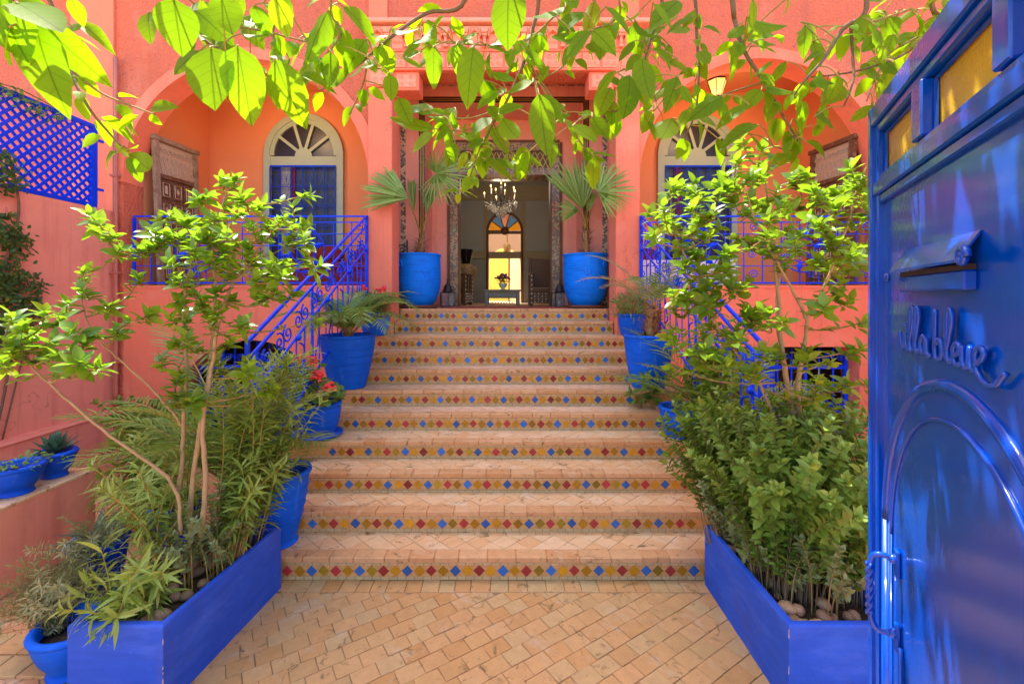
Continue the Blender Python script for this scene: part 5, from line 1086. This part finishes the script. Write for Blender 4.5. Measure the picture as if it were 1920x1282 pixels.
# the two urns with fan palms either side of the doorway
URN = sm_prof([(.20,0),(.27,.10),(.325,.28),(.335,.50),(.33,.70),(.328,.745)])
def urn(x, y, label, fans, trunk, ring):
    e = thing('urn_palm', label, 'potted palm', (x, y, ZT), 0, 'urns with fan palms')
    MB().lathe([(.27,0),(.30,.035),(.305,.05),(.28,.05),(.26,.02)], 32).build('saucer', 'saucer_brown', e)
    sub = MB(); o = pot_body([(r_, z+.04) for r_, z in URN], e, 'blue_pot', .93)
    for a in ring:
        c = Vector((math.cos(a)*.338, math.sin(a)*.338, .66)); u = Vector((-math.sin(a), math.cos(a), 0)); MB().tube([c+u*.04*math.cos(q)+Vector((0,0,.045*math.sin(q))) for q in [2*PI*k/16 for k in range(17)]], .013, 6, False).build('ring', 'blue_pot', o)
    for k in range(3):
        a0 = -PI/2+rnd(-.5,.6); MB().tube([Vector((math.cos(a0+q*.1)*.334, math.sin(a0+q*.1)*.334, .45+.05*math.sin(q*1.3+k)+k*.04)) for q in range(5)], .004, 4).build('incised_line', 'blue_pot_dark', o)
    tp = smooth_path([(0,0,.70)]+trunk, 5); n = len(tp); MB().tube([p+rvec(.006) for p in tp], [.085-.04*i/(n-1)+rnd(-.006,.006) for i in range(n)], 10).build('trunk', 'palm_fibre', e)
    cl = Cloud(T_BLADE)
    for k in range(70): i = random.randint(0, n-2); a = rnd(0,6.28); cl.add(tp[i]+Vector((.06*math.cos(a), .06*math.sin(a), 0)), Vector((math.cos(a)*.6, math.sin(a)*.6, rnd(.4,1.2))), (0,0,1), rnd(.08,.16), None, 2.0)
    cl.build('fibre', 'palm_fibre', e)
    for i_, ((hx, hy), ax, Rr, sp_) in enumerate(fans): fan_frond(e, tp[-1], P(hx, hy, 5.92 if ax[0]*x > 0 and i_ < 2 else y-.12)-Vector((x, y, ZT)), ax, Rr*(.87 if ax[0]*x > 0 and i_ < 2 else 1), sp_)
    return e
urn(-1.30, 6.85, 'large bright blue urn with a fan palm left of the doorway', [((764,372),(-.92,-.1,.40),.72,1.5),((818,326),(.75,-.1,.02),.62,4.6),((800,400),(.12,.1,1),.42,.5),((776,400),(-.12,.1,1),.55,.25)], [(.02,0,.85),(.05,0,1.05)], (-2.3,.8))
urn(1.24, 6.85, 'large bright blue urn with a fan palm right of the doorway', [((1092,392),(-.22,-.1,1),.80,1.25),((1122,360),(.75,-.1,.42),.60,3.4),((1086,395),(-.85,-.1,.1),.34,1.5),((1100,400),(.3,.2,1),.4,.5)], [(.0,0,.95),(.0,0,1.18)], (-.75,2.4))

def step_pot(X, D, n, label, prof, ribs=(), m='blue_cobalt', soil=.9, saucer=0, name='plant_pot'):
    e = thing(name, label, 'pot plant', (X, D, STEP_R*n+.003), rnd(-.3,.3), 'pots on the stairs')
    if saucer: MB().lathe([(saucer*.85,0),(saucer,.022),(saucer,.034),(saucer-.02,.034),(saucer-.05,.012)], 32).build('saucer', 'blue_cobalt', e); prof = [(a, b_+.014) for a, b_ in prof]
    pot_body(prof, e, m, soil, ribs=ribs); return e
# left side, bottom to top
e = step_pot(-1.70, 3.36, 1, 'tall ridged blue pot on the lowest step behind the left planter', sm_prof([(.15,0),(.135,.03),(.16,.12),(.20,.30),(.225,.46),(.23,.50)]), (.20,.27,.34,.41))
def bush(cl, r=.2, z=.5, n=180, L=.08):
    for k in range(n): d = Vector((rnd(-1,1), rnd(-1,1), rnd(.1,1.4))).normalized(); cl.add(Vector((0,0,z))+d*rnd(.05,r), d+rvec(.6), (0,0,1), L*rnd(.6,1.1))
local_cloud(e, T_LANCE, 'leaf_oleander', lambda cl: bush(cl, .3, .5, 260, .11))
e = step_pot(-1.79, 4.31, 4, 'blue bowl pot of red geraniums on a saucer', sm_prof([(.155,0),(.165,.03),(.195,.12),(.212,.22),(.21,.275)]), (.255,), saucer=.232)
def ger(cl):
    for k in range(120):
        a = rnd(0,6.28); q = .22*math.sqrt(random.random()); z = .32+rnd(0,.30)*(1-q/.3); cl.add((q*math.cos(a)*.9, q*math.sin(a)*.9, z), Vector((math.cos(a), math.sin(a), rnd(-.2,.5))), Vector((math.cos(a)*.4, math.sin(a)*.4-.3, 1))+rvec(.3), rnd(.06,.10))
    for k in range(30): a = rnd(0,6.28); q = rnd(0,.08); cl.add((q*math.cos(a)-.02, q*math.sin(a), rnd(.45,.68)), Vector((math.cos(a), math.sin(a), .2)), (0,-.3,1), rnd(.05,.08))
local_cloud(e, T_ROUND, 'leaf_geranium', ger)
for k, (x, y, z) in enumerate(((-.02,-.02,.62),(.06,.02,.50),(-.12,0,.45),(.14,-.08,.42))): MB().tube([(x*.4,y*.4,.27),(x*.8,y*.8,z*.7),(x,y,z)], [.006,.005,.004], 5).build('stalk', 'stem_green', e)
for (x, y, z) in ((.21,-.13,.50),(-.17,-.10,.74),(-.04,-.06,.72),(-.22,-.14,.46),(.04,-.10,.60)):
    MB().tube([(x*.3,y*.3,.27),(x*.7,y*.7,z*.7),(x,y,z)], [.006,.005,.004], 5).build('stalk', 'stem_green', e)
    for k in range(20): d = rvec(1).normalized(); MB().ball((x+d.x*.052, y+d.y*.052, z+d.z*.042), .024, 6, 4, (1,1,.6)).build('blossom', 'flower_red', e)
e = step_pot(-1.73, 4.98, 6, 'big blue pot with ridged bands and a feathery palm on the left', sm_prof([(.185,0),(.20,.05),(.24,.22),(.275,.40),(.29,.52),(.29,.55)]), (.28,.36,.43), soil=.93)
for k in range(22): pinnate(e, (rnd(-.04,.04), rnd(-.04,.04), .56), k*2.4+.3, rnd(.7,1.35), rnd(.7,1.05), 'leaf_palm', .22, 36, rnd(1.3,2.1))
MB().lathe([(.06,.5),(.05,.62),(.01,.66)], 10).build('trunk', 'palm_fibre', e)
e = step_pot(-1.68, 5.86, 9, 'round blue pot with soft fine foliage at the top left of the stairs', sm_prof([(.13,0),(.15,.03),(.18,.14),(.185,.22),(.175,.26)]), ())
local_cloud(e, T_LANCE, 'leaf_palm', lambda cl: bush(cl, .34, .24, 420, .10))
for k in range(9): pinnate(e, (0,0,.25), k*2.4, rnd(.9,1.35), rnd(.45,.7), 'leaf_palm', .15, 24, 1.7)
for (x, y, z) in ((-.12,-.1,.62),(.06,-.12,.58),(.12,-.05,.62)):
    for k in range(8): d = rvec(.03); MB().ball((x+d.x, y+d.y, z+d.z), .016, 6, 4).build('blossom', 'flower_red', e)
# right side
e = step_pot(1.68, 5.88, 9, 'small blue pot of upright narrow leaved stems at the top right', sm_prof([(.135,0),(.15,.03),(.175,.13),(.18,.22),(.175,.245)]), ())
def reeds(cl):
    for k in range(520): a = rnd(0,6.28); q = .24*math.sqrt(random.random()); z = rnd(.26,.55); cl.add((q*math.cos(a), q*math.sin(a), z), Vector((math.cos(a)*.5, math.sin(a)*.5, rnd(-.8,.9))), rvec(1), rnd(.06,.11))
local_cloud(e, T_LANCE, 'leaf_palm', reeds)
for k in range(22): a = rnd(0,6.28); q = .13*math.sqrt(random.random()); MB().tube([(q*math.cos(a),q*math.sin(a),.2),(q*1.5*math.cos(a),q*1.5*math.sin(a),rnd(.42,.58))], .004, 4).build('stalk', 'stem_green', e)
e = step_pot(1.60, 4.98, 6, 'big blue pot with a stumpy date palm on the right', sm_prof([(.17,0),(.185,.05),(.225,.22),(.25,.40),(.262,.52),(.262,.55)]), (), soil=.95)
tp = [(.02,0,.5),(.03,0,.62),(.05,0,.78),(.06,0,.86)]; MB().tube(smooth_path(tp,4), .075, 12).build('trunk', 'palm_fibre', e)
local_cloud(e, T_BLADE, 'palm_fibre', lambda cl: [cl.add(Vector((.04+.07*math.cos(a), .07*math.sin(a), rnd(.5,.88))), Vector((math.cos(a), math.sin(a), rnd(.3,1.2))), (0,0,1), rnd(.07,.13), None, 3.0) for a in [rnd(0,6.28) for _ in range(150)]], 'fibre')
for k in range(9): pinnate(e, (.06,0,.86), k*2.4+2.6, rnd(.8,1.25), rnd(.65,1.0), 'leaf_palm_dry' if k in (0,3,5,8) else 'leaf_palm', .20, 30, rnd(1.0,1.5))
e = step_pot(1.70, 4.31, 4, 'low blue pot with bare earth half hidden by the hedge', sm_prof([(.14,0),(.15,.03),(.185,.14),(.195,.23),(.195,.25)]), ())
local_cloud(e, T_LANCE, 'leaf_grey', lambda cl: bush(cl, .14, .2, 60, .08))
# floor palms beside the stairs
e = thing('date_palm', 'feathery palm standing on the courtyard floor left of the stairs', 'palm', (-2.08,3.50,0)); MB().lathe([(.09,0),(.08,.3),(.06,.5),(.01,.55)], 12).build('trunk', 'palm_fibre', e)
for k, (a, el, L) in enumerate(((2.6,1.15,1.9),(2.9,.85,1.5),(3.6,1.0,1.3),(-.9,1.1,1.2),(-1.5,1.0,1.1),(.2,1.2,1.1),(-2.2,.9,1.1),(1.3,1.2,1.3),(-.3,.9,1.0),(-1.2,1.3,1.3),(-.6,1.3,1.3),(-1.9,1.2,1.2))): pinnate(e, (0,0,.48), a, el, L, 'leaf_palm', .30, 34, 1.1, .010)
e = thing('date_palm', 'feathery palm standing on the courtyard floor right of the stairs', 'palm', (2.12,4.3,0)); MB().lathe([(.09,0),(.08,.3),(.06,.5),(.01,.55)], 12).build('trunk', 'palm_fibre', e)
for k, (a, el, L) in enumerate(((2.4,1.25,1.6),(2.9,1.0,1.3),(3.5,1.1,1.3),(.6,1.2,1.5),(.2,1.0,1.2),(-.6,1.1,1.2),(-1.4,1.0,1.1),(1.4,1.25,1.5),(-2.3,1.1,1.2),(-2.9,1.2,1.3))): pinnate(e, (0,0,.48), a, el, L, 'leaf_palm', .30, 34, 1.1, .010)
# pots on and by the low wall
def bowl(X, D, z, label, r_, h_, m='blue_pot_dark', grp='pots by the low wall'):
    e = thing('bowl_pot', label, 'pot plant', (X, D, z), rnd(-.3,.3), 0 or grp); pot_body(sm_prof([(r_*.66,0),(r_*.60,.03),(r_*.85,h_*.5),(r_,h_*.9),(r_,h_)]), e, m, .9, 32); return e
e = bowl(-3.48, 3.20, .602, 'blue bowl of trailing succulents on the low wall, nearer one', .155, .17)
local_cloud(e, T_SMALL, 'leaf_geranium', lambda cl: [cl.add((q*math.cos(a), q*math.sin(a), .17+rnd(0,.07)), Vector((math.cos(a), math.sin(a), rnd(-.3,1))), (0,0,1), rnd(.03,.05)) for a, q in [(rnd(0,6.28), .17*math.sqrt(random.random())) for _ in range(120)]])
e = bowl(-3.50, 3.50, .602, 'blue bowl with a spiky agave on the low wall, farther one', .125, .16)
def agave(cl):
    for k in range(34): a = k*2.4; t_ = .25+1.1*k/34; cl.add((0,0,.17), Vector((math.cos(a)*math.sin(t_), math.sin(a)*math.sin(t_), math.cos(t_))), (0,0,1), rnd(.15,.19), None, 1.3)
local_cloud(e, leaf_template(.22,.5,-.12,4,.6), 'leaf_agave', agave, 'rosette')
local_cloud(e, T_SMALL, 'leaf_geranium', lambda cl: [cl.add((q*math.cos(a), q*math.sin(a), .15+rnd(0,.03)), Vector((math.cos(a), math.sin(a), rnd(-.6,.4))), (0,0,1), rnd(.03,.045)) for a, q in [(rnd(0,6.28), rnd(.08,.15)) for _ in range(60)]])
e = bowl(-2.32, 2.42, .003, 'wide blue pot of dry earth on the floor beside the left planter', .17, .21, 'blue_cobalt'); 
e = bowl(-2.62, 2.90, .003, 'blue pot of strap leaves against the low wall', .15, .40, 'blue_pot_dark')
local_cloud(e, T_LANCE, 'leaf_agave', lambda cl: [cl.add((0,0,.38), Vector((math.cos(k*2.4)*rnd(.4,1), math.sin(k*2.4)*rnd(.4,1), rnd(.3,1.2))), (0,0,1), rnd(.16,.28)) for k in range(46)])
e = bowl(-2.45, 3.35, .003, 'blue pot behind the left planter with drooping strap leaves', .17, .44, 'blue_pot_dark')
local_cloud(e, T_LANCE, 'leaf_oleander', lambda cl: [cl.add((0,0,.42), Vector((math.cos(k*2.4)*rnd(.4,1), math.sin(k*2.4)*rnd(.4,1), rnd(.2,1.2))), (0,0,1), rnd(.2,.34)) for k in range(60)])
# ================================================================ OVERHANGING TREE: trunk stands left of the gate, limbs reach over the camera's head
e = thing('overhanging_tree', 'broad leaved tree hanging its sunlit branches over the courtyard', 'tree', (-2.5, .75, 0)); paths = []
def limb(pts, r0, r1, m='bark_grey', k=6):
    pth = smooth_path(pts, k); n = len(pth); paths.append(pth); MB().tube(pth, [r0+(r1-r0)*i/(n-1) for i in range(n)], 7).build('branch', m, e); return pth
MB().tube(smooth_path([(-2.5,.75,0),(-2.46,.8,1.4),(-2.35,.85,2.6),(-2.1,.95,3.6)],6), [.09-.0015*i for i in range(19)], 10).build('trunk', 'bark_grey', e)
MAIN = smooth_path([(-2.1,.95,3.6),(-1.3,1.2,3.85),(-.3,1.45,3.75),(.7,1.5,3.80),(1.5,1.45,3.85),(2.2,1.4,3.7)], 8); n = len(MAIN)
MB().tube(MAIN, [.055-.035*i/(n-1) for i in range(n)], 8).build('branch', 'bark_grey', e)
MAIN2 = smooth_path([(-2.35,.85,2.6),(-1.9,.7,3.0),(-1.3,.8,3.3),(-.6,.95,3.45),(.1,1.1,3.5)], 8); MB().tube(MAIN2, [.03-.018*i/(len(MAIN2)-1) for i in range(len(MAIN2))], 8).build('branch', 'bark_grey', e)
def from_main(p):
    return min(MAIN+MAIN2, key=lambda q: (q-p).length)
BR = [([(875,-5),(800,25),(740,65),(680,115),(640,145),(600,170)], 1.5, .007), ([(690,110),(680,160),(655,215)], 1.5, .003),
      ([(1010,-5),(1000,50),(985,110),(950,190),(925,232),(895,290),(875,355)], 1.6, .007), ([(925,232),(955,280),(975,312)], 1.62, .004), ([(945,200),(880,222),(814,215)], 1.6, .003), ([(930,225),(870,245),(814,242)], 1.62, .003),
      ([(985,110),(1050,205),(1090,270),(1108,290)], 1.6, .004), ([(1060,-5),(1040,30),(980,80),(910,85),(830,80)], 1.55, .004), ([(1000,150),(1050,130),(1110,60)], 1.55, .003),
      ([(1303,-5),(1306,60),(1310,140),(1303,215),(1280,262)], 1.55, .006), ([(1372,-5),(1378,40),(1395,95),(1430,150),(1455,195),(1478,235),(1490,262)], 1.5, .008), ([(1430,155),(1380,170),(1340,185)], 1.5, .003), ([(1470,220),(1500,280),(1450,275)], 1.5, .003),
      ([(1625,-5),(1580,55),(1545,110),(1510,150),(1480,190)], 1.4, .008), ([(1595,40),(1598,100),(1600,150),(1582,200)], 1.42, .005), ([(1745,-5),(1760,30),(1740,60),(1690,105),(1600,135),(1520,145)], 1.45, .007), ([(1700,20),(1640,40),(1590,50)], 1.5, .003), ([(1720,70),(1670,100),(1640,150),(1625,190)], 1.5, .003),
      ([(90,-5),(110,60),(130,130),(165,200),(205,250),(238,285)], 1.15, .005), ([(130,130),(190,175),(250,200),(290,215)], 1.15, .003), ([(20,-5),(35,40),(60,60)], .95, .005),
      ([(320,-5),(345,40),(390,80),(430,108),(470,140),(500,150)], 1.3, .006), ([(520,-5),(512,60),(515,110),(505,150)], 1.35, .004), ([(445,50),(500,60),(560,75),(600,85)], 1.35, .003), ([(620,-5),(615,25),(640,60),(600,120)], 1.35, .004),
      ([(1160,-5),(1150,40),(1110,57),(1075,80)], 1.5, .004), ([(1240,-5),(1225,60),(1210,110),(1190,190),(1130,215),(1110,218)], 1.5, .005), ([(1205,130),(1230,190),(1225,210)], 1.5, .003)]
for pts, D, r in BR:
    pp = [P(x, y, D+.03*math.sin(i*1.7)) for i, (x, y) in enumerate(pts)]
    if pts[0][1] < 0:
        m_ = from_main(pp[0]); pp = [m_, (m_+pp[0])/2+Vector((0,.05,.05))] + pp
    limb(pp, r*1.15 if pts[0][1] >= 0 else r*1.3, .0022, 'twig' if r < .005 else 'bark_grey')
LEAVES = [leaf_mesh(leaf_template(w, f, c, 7, p, wv), 'leaf_vine') for w, f, c, p, wv in ((.56,.18,.14,.8,.006),(.5,.25,.28,.85,.010),(.62,.15,.08,.75,.008),(.52,-.12,.2,.8,.012),(.58,.3,.38,.8,.008),(.6,.1,.22,.8,.014),(.46,.5,.5,.9,.02),(.66,.05,.3,.7,.02),(.5,-.3,.42,.85,.025),(.54,.35,-.12,.8,.02))]
LF = [(67,44,90,183,.95,.9),(84,50,174,138,1.0,.9),(20,50,-2,112,.9,1.3),(30,5,112,50,.9,1.2),(132,-4,158,46,1.0,1.1),(-4,-8,15,84,.9,1.5),(94,50,140,130,1.05,.8),(221,285,183,303,1.15,1),(241,288,285,322,1.15,1),(241,292,262,340,1.12,1),(225,280,262,285,1.13,.9),
 (312,5,256,27,1.3,1.1),(322,15,295,65,1.25,1.2),(325,-2,340,95,1.2,1.2),(375,95,320,128,1.25,1.2),(395,88,398,198,1.15,1.05),(445,85,468,210,1.15,.75),(415,-6,437,70,1.15,1.3),(455,37,497,60,1.3,1),(515,-6,540,67,1.2,1.25),(615,20,567,110,1.25,1.05),(515,110,553,222,1.2,1.05),(483,134,503,201,1.25,.9),(563,144,614,144,1.3,.8),(620,97,620,168,1.3,1),(419,67,430,107,1.3,1),(453,64,513,72,1.3,.8),(476,10,503,57,1.3,1),(366,20,426,67,1.3,.9),(345,40,322,92,1.3,1),(440,110,420,150,1.3,1),(590,85,560,130,1.35,1),(640,60,668,95,1.4,1),(600,85,640,40,1.4,.8),
 (643,13,709,60,1.4,.95),(687,74,643,127,1.4,1.1),(717,84,732,141,1.4,1),(690,110,660,150,1.45,1),(791,74,750,90,1.5,1),(814,47,788,100,1.4,.8),(814,87,811,158,1.4,.8),(888,87,875,183,1.3,.85),(955,-28,945,80,1.1,1.35),(855,84,838,117,1.5,1),(841,47,882,70,1.5,1),(915,90,969,97,1.5,.9),(985,97,1019,117,1.5,1),(969,117,942,141,1.5,1.1),(1029,124,1009,154,1.5,1.1),(999,154,952,171,1.4,1),(811,215,768,185,1.6,.9),(794,208,746,210,1.6,.8),(814,242,737,235,1.6,.75),(814,248,767,278,1.6,.95),(841,231,811,208,1.6,.9),(855,242,845,215,1.6,1.1),(841,235,821,265,1.6,1),(848,242,835,302,1.5,.75),(855,255,887,252,1.6,1.2),(922,221,883,242,1.6,1),(935,215,975,188,1.45,1.1),(942,221,972,275,1.5,1),(901,148,928,195,1.55,1),(908,151,939,178,1.55,1.1),(1010,175,1026,295,1.4,.72),(1009,174,1029,208,1.5,1),(1026,181,1069,201,1.5,.9),(1042,215,1066,221,1.5,1),(1075,235,1118,262,1.4,1.2),(1110,218,1136,265,1.45,1.2),(1143,208,1163,245,1.5,1),(1079,268,1079,288,1.55,1),(1110,288,1156,292,1.6,.5),(1110,292,1130,308,1.6,1.1),(1113,295,1110,352,1.55,.8),(861,359,828,355,1.6,.7),(861,362,855,382,1.6,1.1),(871,359,898,366,1.6,.8),(972,309,935,309,1.6,1),(902,282,918,312,1.6,1.1),(875,285,861,312,1.6,1),(972,312,969,335,1.6,1.2),(975,302,999,315,1.6,.9),(979,292,1016,309,1.6,.7),(928,275,895,288,1.6,1),(908,262,876,275,1.6,1),(1093,23,1046,50,1.5,.9),(1086,-2,1046,23,1.5,.9),(1076,64,1036,87,1.5,1),(1106,57,1056,104,1.35,1),(1110,57,1157,90,1.35,1.2),(1136,13,1183,60,1.4,1.05),(1190,37,1217,87,1.4,1),(1204,107,1207,191,1.3,1),(1180,141,1183,208,1.4,1),(1224,7,1261,50,1.35,1.2),(1190,77,1160,107,1.5,1),(1270,110,1244,121,1.5,1),(1270,168,1260,181,1.5,1),(1230,201,1200,211,1.55,.9),(1244,228,1220,242,1.55,.9),(1204,95,1225,120,1.5,1),(1130,60,1125,110,1.5,1),(1145,165,1120,205,1.5,1),
 (1411,-2,1421,47,1.3,1.2),(1475,-2,1481,27,1.35,1.2),(1310,97,1330,117,1.5,1.2),(1307,124,1300,144,1.5,1.1),(1431,74,1475,50,1.45,1),(1394,74,1416,60,1.45,1),(1414,87,1458,87,1.45,.9),(1357,181,1303,201,1.45,1),(1428,168,1391,198,1.45,1.2),(1404,195,1342,231,1.45,.8),(1434,164,1486,178,1.45,.9),(1424,235,1357,251,1.45,.7),(1498,191,1515,245,1.4,1.1),(1528,218,1582,231,1.4,.95),(1535,235,1528,255,1.45,1.3),(1515,164,1565,144,1.4,1),(1404,251,1454,275,1.45,.75),(1511,265,1555,282,1.45,1.2),(1344,258,1357,309,1.5,.9),(1480,255,1490,275,1.5,1.2),(1490,225,1510,250,1.5,1.1),(1450,190,1470,205,1.5,1.1),(1300,20,1285,55,1.5,1),(1285,180,1262,200,1.5,1),(1290,205,1275,230,1.5,1),(1262,150,1240,160,1.5,1)]
zones = [(38,1520,1760,-10,200),(16,250,640,-30,60),(14,1030,1300,-30,90),(14,1120,1300,60,230),(8,0,160,-20,60),(14,380,640,20,140),(16,700,980,40,200),(14,840,1060,180,300),(10,1330,1520,-20,120),(8,1600,1800,-30,40)]
for nz_, x0, x1, y0, y1 in zones:      # loose sprays between the leaves one can pick out
    for k in range(nz_):
        x, y = rnd(x0,x1), rnd(y0,y1)
        if x > 1630 and y > 225-(x-1640)*1.35: continue
        a = rnd(.3,2.8); L = rnd(34,66); LF.append((x, y, x+L*math.cos(a), y+L*math.sin(a), rnd(1.35,1.7), rnd(.75,1.1)))
allp = [q for p in paths for q in p]; A = np.array([tuple(q) for q in allp])
for (bx, by, tx, ty, D, w) in LF[:298]:
    b_ = P(bx, by, D); t_ = P(tx, ty, D+rnd(-.04,.04)); d = t_-b_; L = d.length
    up = Vector((rnd(-.35,.35), -.75+rnd(-.25,.25), .62+rnd(-.2,.25))); up = up - d.normalized()*up.dot(d.normalized())
    inst('leaf', random.choice(LEAVES), e, frame_at(b_, d, -up if random.random() < .25 else up, L*1.04, w*rnd(.85,1.08)))
    q = allp[int(np.argmin(((A-np.array(tuple(b_)))**2).sum(1)))]
    if .004 < (q-b_).length < .5: MB().tube(smooth_path([q, (q+b_)/2+Vector((0,0,.012)), b_, b_+d*.04], 3), [.0022]*10, 4).build('petiole', 'stem_green', e)
cm = Cloud(leaf_template(.55, .25, .3, 5, .8, .012))
for pth, (pts, D, r) in zip(paths, BR):
    acc = 0
    for i in range(len(pth)//3, len(pth)-1):
        acc += (pth[i+1]-pth[i]).length
        if acc < .05: continue
        acc = 0; t_ = (pth[i+1]-pth[i]).normalized()
        if pth[i].x > 1.02 and pth[i].z < 2.75: continue
        for j in range(random.choice((2,2,3))):
            dd = rvec(1)+t_*.6+Vector((0,-.1,-.45)); dd.normalize(); st_ = pth[i]+dd*.02
            cm.add(st_, dd, Vector((rnd(-.5,.5), rnd(-1,0), rnd(.2,1))), rnd(.042,.088), None, rnd(.85,1.2))
cm.build('foliage', 'leaf_vine_mass', e)
# canopy above the frame that keeps the near floor in broken shade
cl = Cloud(T_BROAD)
for k in range(900):
    q = random.choice(MAIN+MAIN2); p = q + Vector((random.gauss(0,.35), random.gauss(-.1,.30), rnd(-.05,.55)))
    if p.y > .25 and (HC + CY/F*p.y) > p.z-.12: continue
    cl.add(p, Vector((rnd(-1,1), rnd(-1,1), rnd(-1,.2))), (0,0,1), rnd(.08,.13))
MAIN3 = smooth_path([(-1.3,1.2,3.85),(-.7,1.9,4.6),(.2,2.3,4.8),(1.0,2.4,4.7)], 8); MB().tube(MAIN3, [.03-.02*i/(len(MAIN3)-1) for i in range(len(MAIN3))], 8).build('branch', 'bark_grey', e)
for k in range(12):  # clumps added above the view so only streaks of sun reach the gate
    c_ = Vector((rnd(-1.3,1.5), rnd(1.5,2.7), 0)); c_.z = HC + CY/F*c_.y + rnd(.35,1.3)
    for j in range(26):
        p = c_ + Vector((random.gauss(0,.14), random.gauss(0,.14), random.gauss(0,.10)))
        if (HC + CY/F*p.y) > p.z-.14: continue
        cl.add(p, Vector((rnd(-1,1), rnd(-1,1), rnd(-.6,.2))), Vector((rnd(-.3,.3), rnd(-.3,.3), 1)), rnd(.08,.13))
    q = min(MAIN3, key=lambda m_: (m_-c_).length); MB().tube(smooth_path([q, (q+c_)/2+Vector((0,0,.06)), c_], 4), .006, 5).build('branch', 'bark_grey', e)
gx, gy = Vector((-.46,-.888,0)), Vector((1.25,1.5,0))
for k in range(17):      # unseen leaf clumps added along the sun's path to shade the gate in streaks
    g_ = gy + gx*rnd(.0,1.15) + Vector((0,0,rnd(.2,2.7))); z = rnd(4.35,5.3); c_ = g_ + sdir*((z-g_.z)/sdir.z)
    if c_.z < HC + CY/F*c_.y + .25: continue
    for j in range(14):
        p = c_ + Vector((random.gauss(0,.075), random.gauss(0,.075), random.gauss(0,.06)))
        cl.add(p, Vector((rnd(-1,1), rnd(-1,1), rnd(-.5,.2))), Vector((rnd(-.3,.3), rnd(-.3,.3), 1)), rnd(.09,.13))
    if k % 3 == 0: q = min(MAIN3, key=lambda m_: (m_-c_).length); MB().tube(smooth_path([q, (q+c_)/2+Vector((0,0,.06)), c_], 4), .006, 5).build('branch', 'bark_grey', e)
cl.build('shade_canopy', 'leaf_ficus', e)
fixloc(e)
